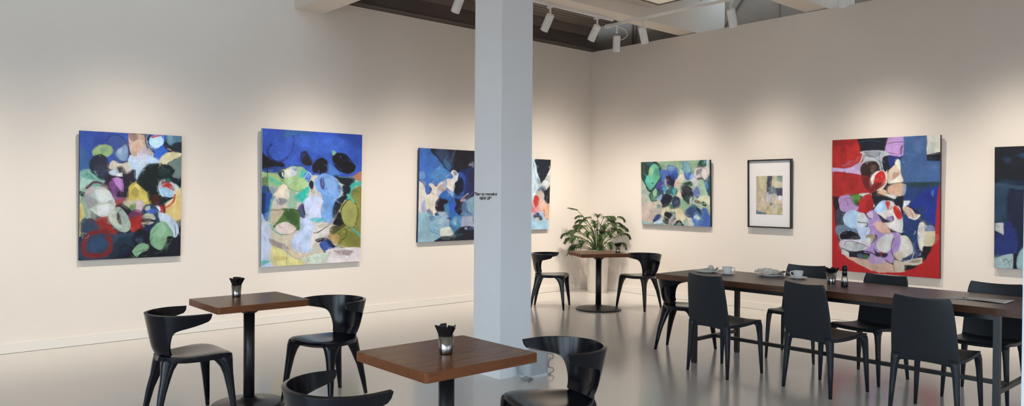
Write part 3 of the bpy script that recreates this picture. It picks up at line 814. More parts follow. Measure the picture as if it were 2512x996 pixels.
P5 = """
f #86a57f s=10: A 100,90 1920,40 1920,500 1300,520 700,520 500,200
f #9fb09a s=16: A 60,470 210,470 230,720 290,880 B 100,150 60,100
f #cbb2a2 s=16: B 60,240 350,250 370,430 300,480 290,720 40,740
f #b3b59c s=14: B 80,40 290,150 340,255 90,260
f #1d4038 s=6: A 90,120 480,120 650,370 570,710 380,870 290,870 205,700 100,500
f #3d4a3c s=10 a=.8: A 100,140 200,140 200,420 110,480
f #2f6468 s=8 a=.7: A 220,150 420,140 330,230
f #4fae86 s=4: A 212,560 300,430 330,290 430,188 515,220 575,340 585,500 512,650 400,785 330,828 268,780 218,650
f #86bf7d s=8: A 320,330 385,270 445,400 330,490
f #2cb5a0 s=8: A 212,560 290,480 335,640 362,790 280,765
f #3f8a7c s=6: A 475,300 565,330 580,490 450,440
f #177060 s=5: A 365,660 435,650 400,708
s #c4e0c0 w=7 a=.6: A 300,430 330,290 430,190
s #0f1c24 w=30 s=6: A 225,760 290,860 400,850 500,760
s #131f28 w=30 s=6: A 470,150 560,250 610,340
f #4064b4 s=6: A 610,360 745,345 765,500 700,600 745,790 700,880 600,810 620,500
f #47408c s=8: A 450,800 560,640 660,615 650,830 560,905
f #2d2f66 s=8: A 440,830 640,830 695,930 B 640,90 540,120 A 520,960
f #3a8fa8 s=8: A 640,780 765,770 720,890
f #3f65b5 s=5: A 762,300 830,203 960,218 1092,310 1082,400 1022,565 950,605 870,500 778,475
f #6c93b8 s=12 a=.8: A 775,300 860,225 1005,260 900,360
f #2b4f9c s=8: A 900,440 1060,400 1010,560 930,570
f #221f42 s=5: A 750,500 880,475 965,580 955,765 800,775 748,640
f #3a2a5c s=10: A 755,580 820,560 830,680 770,690
f #ddcdb8 s=4: A 1025,565 1130,428 1205,440 1235,520 1180,605 1090,645
f #d5b5a0 s=4: A 945,700 1000,568 1082,620 1095,700 1020,795 955,765
f #c08a70 s=6 a=.6: A 1000,650 1060,660 1040,740
f #3c72b0 s=5: A 1178,250 1220,138 1312,138 1382,230 1415,350 1362,565 1268,565 1205,440
f #74aab4 s=8: A 1198,230 1260,138 1342,200 1395,340 1300,405 1218,330
f #b6c69a s=10 a=.8: A 1120,330 1190,330 1210,430 1130,420
f #1b4438 s=4: A 1545,292 1650,80 1800,80 1805,235 1620,275
f #2f7a60 s=10 a=.8: A 1690,110 1780,110 1770,200 1690,200
p #c5d6e6 s=3: A 1798,75 1865,75 1855,225 1798,245
f #cbbdb5 s=4: A 1478,420 1530,300 1700,258 1842,238 1875,330 1852,455 1762,575 1700,545 1560,565 1498,500
f #8e8688 s=8: A 1560,330 1700,298 1680,405 1540,465
f #5a5058 s=6: A 1560,540 1700,520 1740,570 1600,580
f #dccbc2 s=6: A 1705,300 1855,268 1842,435 1760,555 1695,505
f #7f9ad8 s=5: A 1365,500 1440,418 1495,440 1480,565 1400,575
f #c8c3c0 s=6: A 1365,625 1500,520 1560,600 1605,645 1500,755 1395,705
f #23586c s=8: A 1560,575 1760,580 1910,470 1910,1010 1780,910 1735,760 1695,620
f #3f80b4 s=8: A 1690,620 1805,655 1835,805 1755,860
f #9fc098 s=8: A 1595,620 1705,600 1765,800 1815,960 B 1700,130 1590,150 A 1560,780
f #5c6fae s=6: A 1440,900 1540,755 1605,850 B 1590,160 1480,130
f #2c5a4a s=6: A 1190,640 1385,620 1425,740 1300,725 1185,705
f #0f1c1a s=5: A 1250,640 1370,630 1360,670 1260,670
f #1f6468 s=6: A 730,870 860,785 985,800 1045,880 1010,1000 B 1010,70 940,140 880,60 740,70
f #3a9a92 s=8: A 890,850 985,830 965,1000 B 930,110
f #dcc7b0 s=4: A 1005,985 1060,870 1115,838 1135,980 B 1165,205 1090,185 1015,105
f #1c1e2a s=4: A 1125,780 1170,708 1280,698 1385,800 1435,930 B 1455,100 1435,225 1350,315 1250,285 1165,165 A 1125,920
f #2d4f4a s=10: B 1225,100 1335,90 1325,285 1245,265
f #3a3a48 s=14 a=.8: A 1190,760 1330,780 1400,900 1250,900
f #a9b7b8 s=5: B 1350,180 1425,145 1400,275 1348,285
f #171c32 s=6: B 595,150 700,55 865,80 885,175 820,325 700,408 600,385
f #22344f s=6: B 875,170 980,115 1085,190 1095,385 960,445 895,425 890,300
f #454f74 s=8: B 955,220 1055,225 1035,325 965,335
f #3f7058 s=8: B 815,330 895,300 905,450 825,420
s #5a8f7a w=12 s=3 a=.7: B 810,320 860,250 905,180
f #2a5a52 s=5: B 275,100 330,0 440,-65 565,-5 645,60 560,185 430,235 335,225
f #86b888 s=6: B 395,0 470,-85 505,60 420,135
f #3f8a60 s=6 a=.8: B 330,60 400,110 420,200 350,200
f #8fabd0 s=6: B 510,150 640,60 590,190 510,205
f #b8a59a s=8: B 275,620 320,478 400,435 560,428 645,440 645,600 605,765 380,805 285,745
s #8a6f78 w=10 a=.8: B 275,680 285,580 330,470
f #2c3f7c s=4: B 385,740 400,688 500,578 605,608 520,725 410,762
f #bfd3d8 s=5: B 395,785 560,700 622,655 605,805 415,825
f #c8b8a2 s=6: B 345,290 480,258 595,248 595,385 480,405 375,385
f #8a5f4c s=8 a=.5: B 380,290 440,300 420,350
f #7c8a88 s=5: B 495,300 595,328 560,405 505,395
f #d9cda2 s=8: B 630,450 800,358 830,440 1100,438 1165,520 1225,620 1345,700 1425,800 1450,890 1210,895 1100,745 980,765 980,560 820,505 640,650
f #dbbd86 s=10: B 1035,480 1145,438 1155,595 1055,595
f #54524e s=5: B 630,720 700,718 805,740 805,845 655,815
f #161a28 s=3: B 675,630 730,508 895,590 782,735 688,695
f #a9a09c s=5: B 795,740 880,620 972,618 985,720 932,855 840,865 788,822
s #2a2a2e w=22 s=4: B 860,760 900,720 950,680
f #5c8068 s=6: B 830,500 965,518 955,575 865,545
s #dfe3cf w=9 a=.8: B 870,500 940,470 985,520
f #14181c s=3: B 938,850 1000,748 1080,738 1155,800 1225,890 940,885
f #6f9088 s=5: B 970,860 1060,785 1115,865
s #e4e4d8 w=10: B 935,830 1000,735 1090,725 1170,790
f #8bb183 s=5: B 1095,190 1175,188 1325,330 1335,420 1200,505 1135,400
f #3f6aa8 s=6: B 1195,520 1340,400 1500,308 1625,350 1800,440 1840,520 1870,620 1910,910 1460,910 1390,765 1375,685 1225,605
f #304a78 s=12: B 1215,500 1400,380 1565,400 1465,565 1400,690 1235,605
f #4a7a7c s=10: B 1375,335 1545,318 1605,425 1500,405
f #1f3448 s=10: B 1520,390 1620,440 1640,600 1560,520
f #4f84cc s=8: B 1415,700 1565,720 1565,880 1455,870
f #3f66bc s=8: B 1685,620 1870,600 1900,900 1715,900
f #bfdde0 s=3: B 1445,670 1530,578 1605,685 1560,720
f #d3cfc8 s=6: B 1315,700 1382,688 1450,890 1290,885
f #9fb59c s=8: B 1190,740 1280,720 1310,860 1210,860
s #9fb8b0 w=12 a=.8: B 1560,380 1640,440 1680,560 1620,700
f #dcd8ae s=6: B 1570,160 1740,85 1840,120 1880,290 1800,360 1680,255 1555,235
f #7c6a4a s=5: B 1470,255 1560,208 1665,285 1620,318
f #a9b898 s=6: B 1430,290 1640,308 1725,370 1640,445 1555,355
f #22402f s=4: B 1665,262 1735,248 1805,330 1755,375 1685,335
e #8fb5a0 rx=18 ry=18 s=4: B 1745,315
f #8fb0ae s=8: B 40,720 200,765 375,785 365,860 40,840
f #6a98a8 s=6 a=.8: B 380,820 620,800 640,860 380,860
s #23304a w=14 s=4: B 380,690 385,760 395,790
"""
P6_SHEETS = {'A': (1825, 385, 5.53)}
P6 = """
p #bdb197 s=2: A 150,220 350,220 322,400 312,780 150,780
f #c6bb96 s=6: A 200,240 335,238 325,370 220,385
f #a59c84 s=6 a=.7: A 175,260 205,260 210,420 175,430
f #cbb59c s=8: A 175,560 310,560 310,700 180,690
p #4a4654 s=3: A 340,220 405,220 392,350 362,465 316,465
f #6f7c84 s=4: A 348,390 465,385 462,475 380,495 345,455
p #4a4c62 s=4: A 448,400 560,398 560,505 468,505
f #57353c s=4: A 325,420 350,410 350,450 325,460
p #cbc2a6 s=3: A 402,220 565,220 565,385 440,392 393,352
p #7f9488 s=3: A 473,215 565,215 565,303 473,303
f #c8bcae s=4: A 345,500 462,478 472,605 368,625
f #c9c6d0 s=4: A 318,470 350,470 345,590 318,590
p #d4bfa8 s=3: A 468,520 560,508 560,620 468,622
f #e6e6e8 s=4: A 500,510 550,510 540,560 500,560
p #d6cbb2 s=3: A 388,650 462,620 472,770 388,770
p #b8a680 s=3: A 478,680 560,660 560,775 478,770
f #c9b58c s=4: A 322,650 385,650 385,770 322,770
s #b56a4a w=6: A 470,622 510,618 548,622
f #3a3438 s=4 a=.8: A 358,612 402,598 382,642
s #544c4c w=4 a=.8: A 400,610 440,640 420,680
p #4a6878 s=2: A 150,700 305,752 305,780 150,780
s #8c6a48 w=6: A 200,595 218,542 270,572
f #e4dfd2 s=3: A 235,545 260,540 275,575
s #5c5648 w=4 a=.7: A 318,600 318,700 322,765
"""
P7_SHEETS = {'A': (2030, 325, 5.383), 'B': (2030, 500, 5.383)}
P7 = """
p #1c2028: A 85,20 1510,10 1505,500 1480,700 1430,1010 B 1425,250 1408,450 1370,590 1280,725 1150,815 1000,868 850,888 680,886 560,852 420,785 300,715 190,635 140,500 112,350 95,150 A 80,820
f #40608f s=4: A 1015,20 1340,20 1520,250 1515,665 1000,668 958,400 1000,300
f #5a78a8 s=30 a=.5: A 1180,100 1290,80 1260,260 1180,240
f #50699a s=20 a=.6: A 1290,430 1480,420 1480,480 1300,500
p #243c6c s=5: A 1020,680 1495,655 1455,850 B 1424,300 1405,345 1290,245 1205,240 1190,600 1245,660 1130,705 1100,430 985,365 1000,60 A 1000,850
f #22338a s=16: A 1330,740 1460,720 1445,1000 B 1418,260 1300,180 1275,20 A 1100,1000 1180,850
f #28404a s=8: A 1000,655 1485,648 1475,705 1100,712
f #5a72c8 s=8 a=.6: A 1370,780 1410,760 1400,840
p #d3cfbd s=2: A 1328,20 1530,15 1510,248 1322,290
p #17171b s=2: A 1318,292 1515,246 1510,380 1318,378
f #b3241f s=2: A 60,50 415,80 447,200 482,300 440,385 350,442 230,462 60,445
f #9c1f1e s=16 a=.8: A 180,200 265,200 255,400 190,400
f #8c1c1c s=10 a=.7: A 90,95 400,90 380,150 100,170
p #191c25 s=3: A 415,75 812,60 765,222 460,235
s #3a4258 w=8 a=.8: A 440,125 560,105 720,120
p #b58abf s=3: A 815,55 1028,50 1012,290 970,318 830,292 758,272 790,170
s #33283c w=8: A 800,152 900,128 1018,122
s #2a1420 w=15: A 1002,170 980,215 985,280
s #5a4060 w=6: A 770,255 860,270 960,285
f #b9bcc0 s=3: A 465,240 735,228 835,288 770,312 740,380 762,495 805,565 715,485 655,372 520,372 455,425 500,300
f #8a8f96 s=5: A 505,240 700,238 692,302 560,312
s #39393f w=6: A 480,292 640,312 700,380 735,490
s #39393f w=5: A 710,240 700,330 745,470
s #d8c8c8 w=11: A 490,285 445,390 330,462
s #b03a30 w=8: A 520,305 480,370 440,420
p #c3a5cc s=3: A 60,448 230,468 350,448 462,380 452,562 300,525 60,525
s #8f8a94 w=6: A 450,400 445,470 450,555
f #33201d s=3: A 468,420 520,380 640,370 705,440 640,505 570,585 480,565 448,500
f #6a5048 s=10 a=.7: A 590,420 660,430 620,510 580,510
f #1c1e2b s=3: A 738,350 780,300 965,320 920,405 830,432 822,525 765,492 738,400
f #232d6e s=4: A 830,308 968,322 922,415 840,432
f #cfb69c s=3: A 818,500 900,420 955,358 975,500 1003,645 818,662
f #dedac8 s=3: A 910,380 958,350 972,485 920,435
f #b5907c s=6: A 880,520 960,540 870,620
p #ddd6c6 s=2: A 972,540 1003,640 828,656
f #a82423 s=3: A 60,522 330,530 460,560 605,612 645,720 600,785 400,802 60,822
f #8f1f20 s=14 a=.7: A 330,590 420,600 380,740 290,720
f #6e1d1f s=6: A 465,560 605,602 650,735 560,770 475,660
s #7a1c24 w=7 a=.7: A 70,525 200,524 330,532 450,562
f #dfd5cc s=2: A 580,600 640,520 700,490 760,500 800,560 790,650 740,730 650,760 610,690
f #c2221f s=2: A 628,620 655,540 730,488 772,540 778,625 740,705 660,742 622,692
f #6c1c1a s=4: A 610,670 745,650 690,745 640,755
s #d8c6b6 w=24: A 790,505 796,620 745,710 670,752
f #d3ab8c s=3: A 665,782 740,738 805,770 795,832 675,812
f #d5a98a s=3: A 805,740 850,688 1012,668 1005,812 900,822 825,792
f #9fa3ae s=4: A 1008,680 1052,690 1032,802 990,812
f #dedcd7 s=2: A 795,802 915,818 905,862 830,852
s #2a2630 w=6: A 805,665 880,662 1002,650
s #2a2630 w=5: A 812,560 800,660 798,800
p #2b1c1c s=4: A 65,830 165,830 160,1000 B 190,480 185,640 140,500 112,350 92,60 
f #3a3f4a s=12: B 110,80 200,80 210,260 150,330 120,300
f #b48cbd s=3: A 165,832 310,822 352,930 405,985 B 305,80 200,95 160,40
s #7a4a8a w=9: A 230,860 270,930 260,1000
s #6a3a6a w=8: A 180,980 280,960 370,975
f #5a8a35 s=4: A 305,832 442,810 432,885 372,945 325,902
f #2c4a20 s=5 a=.7: A 330,900 400,880 410,960
f #c9ccc0 s=4: A 425,800 565,788 485,835
f #b02020 s=2: A 428,900 500,820 575,798 622,850 628,960 B 605,60 500,115 415,102 A 408,1000
f #8a1a1c s=8 a=.6: A 540,880 600,900 600,1000 530,1000
s #cfc0b8 w=12: A 585,805 628,880 622,970
f #1a1c28 s=4: A 595,785 780,828 900,862 1020,848 1010,1000 B 1005,150 960,40 A 880,930 760,880 640,965
f #d6d2cc s=3: A 635,1000 700,910 780,888 872,900 905,950 B 965,30 1003,180 993,335 960,372 870,352 740,245 678,130
f #a9c6e2 s=4: A 632,1000 720,898 790,900 782,1000 B 722,95 635,95
f #b52a30 s=4: A 768,900 835,908 815,1000 788,965
s #14141c w=8: A 850,960 B 860,40 800,60
f #bd2220 s=2: B 875,30 920,15 982,90 1000,160 950,195 900,132
f #2a2438 s=4: B 688,130 780,190 862,140 885,205 780,232 715,222
f #9a80b0 s=4: B 785,160 852,148 872,205 800,192
s #17161c w=20: B 678,130 740,240 830,322 965,372
f #a888bd s=5: B 535,110 640,75 705,200 745,262 620,245 535,205
f #cbb3cb s=4: B 515,130 600,90 605,172 540,182
f #a98abf s=6: B 525,215 620,235 680,345 800,360 965,380 945,605 885,645 862,765 720,705 560,725 465,605 560,520 645,470 640,400 535,385
f #d9ab96 s=10: B 615,245 750,235 840,355 700,362
f #b48cbd s=4: B 165,20 400,20 400,70 300,85 200,95
f #6f8296 s=10: B 120,280 400,285 410,355 250,335 140,410
f #b5c2dc s=4: B 395,300 545,300 545,425 470,475 425,445 395,350
s #5a6ac0 w=10 a=.7: B 510,330 500,380 480,400
f #a9c4de s=3: B 208,180 240,110 330,73 425,110 415,285 330,315 235,262
f #d3d6da s=3: B 405,120 512,128 525,255 400,295
s #c5d3e0 w=13: B 245,120 205,180 228,262
s #1c1a22 w=10: B 400,225 460,232 522,242 520,285
s #1c1a22 w=12: B 520,125 540,165 580,185
f #cfc8cf s=3: B 180,460 500,460 565,520 485,595 300,615 180,585
f #b9bdbb s=5: B 240,520 300,482 430,512 505,552 400,605 255,582
s #7a5880 w=9: B 222,540 235,490 290,475 400,500 535,562
s #9fb0c4 w=15 a=.8: B 200,480 145,430 170,370 280,338
f #14141a s=2: B 150,412 190,360 280,343 390,390 433,430 400,458 280,458 180,442
f #a08e70 s=3: B 515,400 600,388 625,440 580,495 525,472
f #dcd9d3 s=3: B 508,450 560,438 575,502 530,502
s #c8b8b0 w=8 a=.8: B 600,390 635,450 590,520
f #cdcac6 s=3: B 635,530 700,440 770,388 852,378 875,430 842,562 780,625 700,615
f #cfccc2 s=3: B 945,420 1050,408 1115,520 1130,622 1092,665 980,695 925,605
f #a383bd s=5: B 868,440 945,405 965,480 935,605 880,655 848,560
f #c8b8a0 s=4: B 878,640 985,618 975,735 898,702
s #2a2630 w=11: B 872,430 840,560 868,680 980,772
f #2b2236 s=4: B 615,570 655,618 785,640 772,685 648,695
f #8a2a35 s=4: B 678,620 725,618 702,665
p #16181d s=3: B 268,622 545,640 545,715 268,695
f #3e5a40 s=5: B 440,660 535,670 535,715 440,705
f #4a5a78 s=5: B 390,650 440,650 440,700 390,690
s #22222c w=13: B 185,570 300,612 520,622 640,662 760,742 868,805
p #ccc8c6 s=2: B 180,590 272,622 272,690 180,650
p #c9a48e s=3: B 190,640 268,690 540,720 700,700 865,790 882,895 680,893 560,858 400,788 260,716
f #b095bd s=10: B 530,690 700,685 765,762 570,765
p #c6b69e s=3: B 862,780 880,720 1005,755 1015,880 882,892
s #2a2630 w=6: B 868,720 866,800 885,880
p #c9bda5 s=2: B 1000,735 1245,690 1245,765 1170,792 1005,788
f #a08e74 s=4: B 1080,730 1220,720 1200,755 1090,760
p #16161a s=2: B 1010,790 1172,795 1125,838 1000,872
f #27365c s=3: B 955,745 1120,635 1175,640 1152,695 1020,735
s #c5ccd8 w=10: B 950,750 1000,755 1100,722 1145,618
f #d6cfc5 s=2: B 1198,300 1220,238 1272,238 1288,300 1272,480 1258,612 1208,562 1188,420
p #d3c6a0 s=2: B 1282,350 1418,343 1408,480 1382,540 1264,540
p #17181c s=2: B 1262,540 1384,538 1340,645 1250,705 1250,612
f #7a86a8 s=5: B 1288,280 1395,278 1402,342 1298,342
f #cfae98 s=3: A 1005,985 1055,950 1125,1000 B 1165,120 1222,130 1190,182 1085,172 1025,92
p #cfd2da s=2: A 1025,888 1112,888 1078,942 1008,990
s #dcdcdd w=17: B 1080,162 1160,182 1222,140
s #15151c w=14: B 1055,15 1140,60 1215,110
s #b07a60 w=6 a=.7: B 1080,60 1110,100
"""
P8_SHEETS = {'A': (2430, 355, 3.207)}
P8 = """
p #171a20: A 20,-10 980,-30 980,310 20,305
f #2c3c58 s=14 a=.6: A 100,110 160,100 150,150
f #2f4a78 s=14 a=.6: A 230,80 330,60 300,110
f #1e2f4a s=10: A 20,310 300,318 300,620 20,612
f #263f54 s=16: A 40,325 160,360 150,560 40,590
f #1a2038 s=14: A 160,330 560,330 560,860 200,840
f #354a5c s=6 a=.8: A 40,300 250,320 250,350 45,320
f #22306a s=10: A 60,690 200,660 200,850 40,860
f #232a66 s=5: A 98,620 165,608 165,722 98,722
p #bcbcb8 s=2: A 36,614 102,612 104,708 36,672
f #9fb5b4 s=3: A 10,915 40,890 100,868 178,862 166,985 10,985
s #2c3a3c w=5 a=.7: A 90,920 120,900 140,950
s #2c3a3c w=5 a=.6: A 100,960 125,930 165,900
p #171b24 s=3: A 172,862 262,815 230,990 164,985
f #93b0ae s=3: A 225,835 340,815 430,990 212,990
f #3a5a9a s=16 a=.5: A 400,350 800,420 750,700 450,640
"""
# ------------------------------------------------------------------ materials
M = {}
M['wall'] = mat('warm_white_wall_paint', '#e6ddd4', 0.75, var=0.03, scale=1.5, bump=0.03, bscale=140)
M['trim'] = mat('white_trim_paint', '#e6e0d8', 0.5, var=0.03, scale=3)
M['column'] = mat('white_column_paint', '#e2e4e8', 0.6, var=0.05, scale=4, bump=0.06, bscale=30)
M['ceiling'] = mat('ceiling_paint', '#d6ccc0', 0.8, var=0.05, scale=2)
M['beam'] = mat('beam_paint', '#e6dcd0', 0.75, var=0.06, scale=3, bump=0.05, bscale=20)
M['steel'] = mat('grey_brown_steel', '#8a7d74', 0.5, metal=0.0, var=0.15, scale=4)
M['steel_dark'] = mat('dark_steel_web', '#6f625b', 0.5, var=0.25, scale=2)
M['deck'] = mat('grey_metal_deck', '#aa9f95', 0.5, var=0.1, scale=5)
M['outer'] = mat('grey_outer_wall', '#a69c93', 0.8, var=0.06, scale=3)
M['floor'] = mat('polished_grey_resin_floor', '#cfcac4', 0.16, var=0.07, scale=1.3, bump=0.012, bscale=35, rough_var=0.03, spec=0.85)
M['white_metal'] = mat('white_powder_coat', '#e6e4e2', 0.4, var=0.02)
M['black_plastic'] = mat('black_moulded_plastic', '#0d0f17', 0.2, var=0.2, scale=20, spec=0.3)
M['grey_plastic'] = mat('anthracite_moulded_plastic', '#23272d', 0.42, var=0.12, scale=20, spec=0.32)
M['black_metal'] = mat('black_powder_coat', '#17171a', 0.35, var=0.2, scale=15)
M['chrome'] = mat('brushed_steel', '#8d8a87', 0.16, metal=1.0, var=0.1, scale=30, stretch=(1, 1, 0.1))
M['paper'] = mat('white_paper', '#e2e0e2', 0.8, var=0.05, scale=12)
M['print_paper'] = mat('printed_paper', '#d8d6d4', 0.8, scale=45, col2='#b4b2b0')
M['china'] = mat('white_china', '#dedcd8', 0.2, var=0.02)
M['napkin'] = mat('crumpled_napkin', '#dad6d0', 0.9, var=0.08, scale=15, bump=0.4, bscale=30)
M['sachet'] = mat('black_sachet_paper', '#121215', 0.45, var=0.3, scale=30)
M['bistro_wood'] = wood('bistro_veneer', '#5e381b', '#7d4f28', 0.27, 'X', spec=0.10)
M['bistro_edge'] = wood('bistro_edge_band', '#5a331d', '#764527', 0.4, 'X', spec=0.2)
M['dark_wood'] = wood('dark_stained_timber', '#3a241a', '#63422f', 0.34, 'Y', 0.8, 0.2, spec=0.5)
M['grey_box'] = mat('grey_plastic_housing', '#a6aaad', 0.45, var=0.06)
M['cable'] = mat('grey_cable', '#8b8e90', 0.5)
M['leaf'] = mat('green_leaf', '#3b5220', 0.4, scale=9, col2='#1b2a10')
M['stem'] = mat('pale_green_stem', '#6f7f45', 0.5, var=0.2)
M['pot'] = mat('white_planter', '#ddd6cd', 0.5, var=0.04, scale=3)
M['soil'] = mat('potting_soil', '#2b211a', 0.95, var=0.5, scale=60, bump=0.6, bscale=120)
M['black_frame'] = mat('black_picture_frame', '#141414', 0.35, var=0.2)
M['ink'] = mat('black_vinyl', '#191919', 0.6)
M['canvas_blue'] = mat('painted_canvas_edge_blue', '#1f2a55', 0.7, var=0.3, scale=6)
M['canvas_dark'] = mat('painted_canvas_edge_dark', '#1b2029', 0.7, var=0.3, scale=6)
M['canvas_pale'] = mat('painted_canvas_edge_pale', '#aab9c9', 0.7, var=0.2, scale=6)
M['canvas_red'] = mat('painted_canvas_edge_red', '#2a2026', 0.7, col2='#5a1a1e', scale=3)
M['pigment'] = pigment_mat('oil_paint')
M['glow'] = emit('lamp_lens', '#fff0d8', 6.0)
M['panel_glow'] = emit('ceiling_panel_diffuser', '#efe6d2', 0.16)

# ------------------------------------------------------------------ room shell
bm = box_bm(BACK_X, WALL_R_X + 0.9, BACK_Y, WALL_L_Y + 0.8, -0.1, 0.0)
struct('floor', bm, M['floor'])
struct('wall_left', box_bm(BACK_X, WALL_R_X + 0.12, WALL_L_Y, WALL_L_Y + 0.12, 0, WALL_H), M['wall'])
struct('wall_right', box_bm(WALL_R_X, WALL_R_X + 0.12, BACK_Y, WALL_L_Y, 0, WALL_H), M['wall'])
struct('baseboard_left', box_bm(BACK_X, WALL_R_X, WALL_L_Y - 0.018, WALL_L_Y, 0.003, 0.093), M['trim'], bevel=0.007)
struct('baseboard_right', box_bm(WALL_R_X - 0.018, WALL_R_X, BACK_Y, WALL_L_Y - 0.018, 0.003, 0.093), M['trim'], bevel=0.007)

def wall_with_openings(name, axis, pos, lo, hi, top, openings, thick=0.2):
    """axis 'x': wall in the plane x=pos, running along y; openings = (a, b, z0, z1)"""
    b = bmesh.new()
    def slab(a0, a1, z0, z1):
        if a1 - a0 < 1e-4 or z1 - z0 < 1e-4:
            return
        if axis == 'x':
            add_box(b, pos - thick, pos, a0, a1, z0, z1)
        else:
            add_box(b, a0, a1, pos - thick, pos, z0, z1)
    c = lo
    for a0, a1, z0, z1 in openings:
        slab(c, a0, 0, top)
        slab(a0, a1, 0, z0)
        slab(a0, a1, z1, top)
        c = a1
    slab(c, hi, 0, top)
    return struct(name, b, M['wall'])

TOP = 4.5
OPEN_X = [(-3.6, -1.2, 0.05, 3.2), (-0.9, 1.5, 0.05, 3.2), (1.8, 4.2, 0.05, 3.2)]
OPEN_Y = [(-1.4, -0.1, 0.25, 2.9), (1.6, 2.9, 0.25, 2.9), (5.2, 6.6, 0.25, 2.9)]
wall_with_openings('wall_back', 'x', BACK_X, BACK_Y, WALL_L_Y + 0.8, TOP, OPEN_X)
wall_with_openings('wall_front', 'y', BACK_Y, BACK_X, WALL_R_X + 0.9, 5.0, OPEN_Y)
k = 0
for axis, pos, ops in (('x', BACK_X, OPEN_X), ('y', BACK_Y, OPEN_Y)):
    for a0, a1, z0, z1 in ops:
        k += 1
        b = bmesh.new()
        bars = [(a0, a0 + .06, z0, z1), (a1 - .06, a1, z0, z1), ((a0 + a1) / 2 - .03, (a0 + a1) / 2 + .03, z0, z1),
                (a0, a1, z0, z0 + .06), (a0, a1, z1 - .06, z1), (a0, a1, 2.5, 2.56)]
        for p0, p1, q0, q1 in bars:
            if axis == 'x':
                add_box(b, pos - .13, pos - .07, p0, p1, q0, q1)
            else:
                add_box(b, p0, p1, pos - .13, pos - .07, q0, q1)
        struct('window_%d' % k, b, M['white_metal'])
        ld = bpy.data.lights.new('window_daylight', 'AREA')
        ld.shape = 'RECTANGLE'
        ld.size, ld.size_y = a1 - a0, z1 - z0
        ld.cycles.is_portal = True
        lo = bpy.data.objects.new('window_daylight', ld)
        COL.objects.link(lo)
        mid, zc = (a0 + a1) / 2, (z0 + z1) / 2
        if axis == 'x':
            lo.location = (pos - .22, mid, zc)
            lo.rotation_euler = (PI / 2, 0, -PI / 2)
        else:
            lo.location = (mid, pos - .22, zc)
            lo.rotation_euler = (PI / 2, 0, 0)

# ceiling: plaster soffit up to the long beam, metal deck beyond it
b = box_bm(BACK_X, 7.96, BACK_Y, 6.28, CEIL, CEIL + 0.1)
add_box(b, 7.90, 7.96, BACK_Y, 6.28, CEIL + 0.1, 4.9)
add_box(b, 7.96, 9.52, BACK_Y, 6.28, 4.9, 5.0)
add_box(b, 7.96, 9.8, 6.28, WALL_L_Y + 0.8, 4.9, 5.0)
struct('ceiling', b, M['ceiling'])
b = box_bm(BACK_X, 9.2, 6.28, WALL_L_Y + 0.8, 4.30, 4.4)
for yy in (7.30, 7.62, 7.86, 7.97, 8.08, 8.19, 8.30):
    add_box(b, BACK_X, 9.2, yy, yy + 0.045, 4.235, 4.30)
struct('ceiling_deck', b, M['deck'])
b = box_bm(4.285, 9.795, 6.285, 6.575, 3.83, 4.60)
struct('ceiling_beam', b, M['beam'], bevel=0.008)
b = box_bm(4.285, 9.795, 4.36, 4.655, 3.828, 4.60)
struct('ceiling_beam', b, M['beam'], bevel=0.008)
b = box_bm(3.92, 4.284, BACK_Y, WALL_L_Y - 0.001, 3.652, 4.29)
struct('ceiling_beam', b, M['beam'], bevel=0.008)
# steel channel running above the left wall
b = box_bm(4.3, 9.3, 8.42, 8.45, 3.84, 4.235)
struct('steel_beam_web', b, M['steel_dark'])
b = bmesh.new()
add_box(b, 4.3, 9.3, 8.34, 8.42, 3.825, 3.895)
add_box(b, 4.3, 9.3, 8.36, 8.42, 4.10, 4.235)
for x in np.arange(5.2, 9.2, 0.9):
    add_lathe(b, [(0.012, -0.012), (0.012, 0.004)], 8, (x, 8.36, 4.15))
struct('steel_beam_flanges', b, M['steel'])
struct('wall_outer_left', box_bm(BACK_X, 9.8, WALL_L_Y + 0.6, WALL_L_Y + 0.7, 0, 5.0), M['outer'])
b = box_bm(9.8, 9.9, BACK_Y, WALL_L_Y + 0.8, 0, 5.0)
struct('wall_outer_right', b, M['outer'])
b = bmesh.new()
add_box(b, 9.785, 9.80, 5.395, 5.41, 3.5, 4.7)
add_box(b, 9.76, 9.80, 8.01, 8.035, 3.5, 4.9)
add_box(b, 9.76, 9.80, 7.945, 7.96, 3.5, 4.9)
add_tube(b, [(9.79, 6.296, 3.7), (9.79, 6.30, 4.0), (9.79, 5.99, 4.38), (9.79, 5.7, 4.72)], .012, 6)
struct('trim_1', b, M['steel'])
# columns
def column(x, y):
    b = box_bm(x, x + 0.34, y, y + 0.345, 0, 3.652)
    return struct('column', b, M['column'], bevel=0.006)
col1 = column(3.964, 4.60)
col2 = column(3.964, 0.65)
# wall lettering on the column
def lettering(body, size, loc, rot, parent=None):
    cu = bpy.data.curves.new('lettering', 'FONT')
    cu.body = body
    cu.size = size
    cu.align_x = 'CENTER'
    cu.align_y = 'CENTER'
    cu.extrude = 0.0006
    cu.offset = 0.0012
    o = bpy.data.objects.new('tmp_text', cu)
    COL.objects.link(o)
    dg = bpy.context.evaluated_depsgraph_get()
    me = bpy.data.meshes.new_from_object(o.evaluated_get(dg))
    bpy.data.objects.remove(o)
    me.name = 'lettering'
    me.materials.clear()
    me.materials.append(M['ink'])
    t = bpy.data.objects.new('lettering', me)
    COL.objects.link(t)
    t.location = loc
    t.rotation_euler = rot
    if parent:
        t.parent = parent
    return t
tx = lettering('\u201cDare to remember\nNEW UP\u201d', 0.036, (3.9633, 4.795, 1.485), (PI / 2, 0, -PI / 2))
tag(tx, 'two lines of small black vinyl lettering on the left face of the white column', 'lettering')

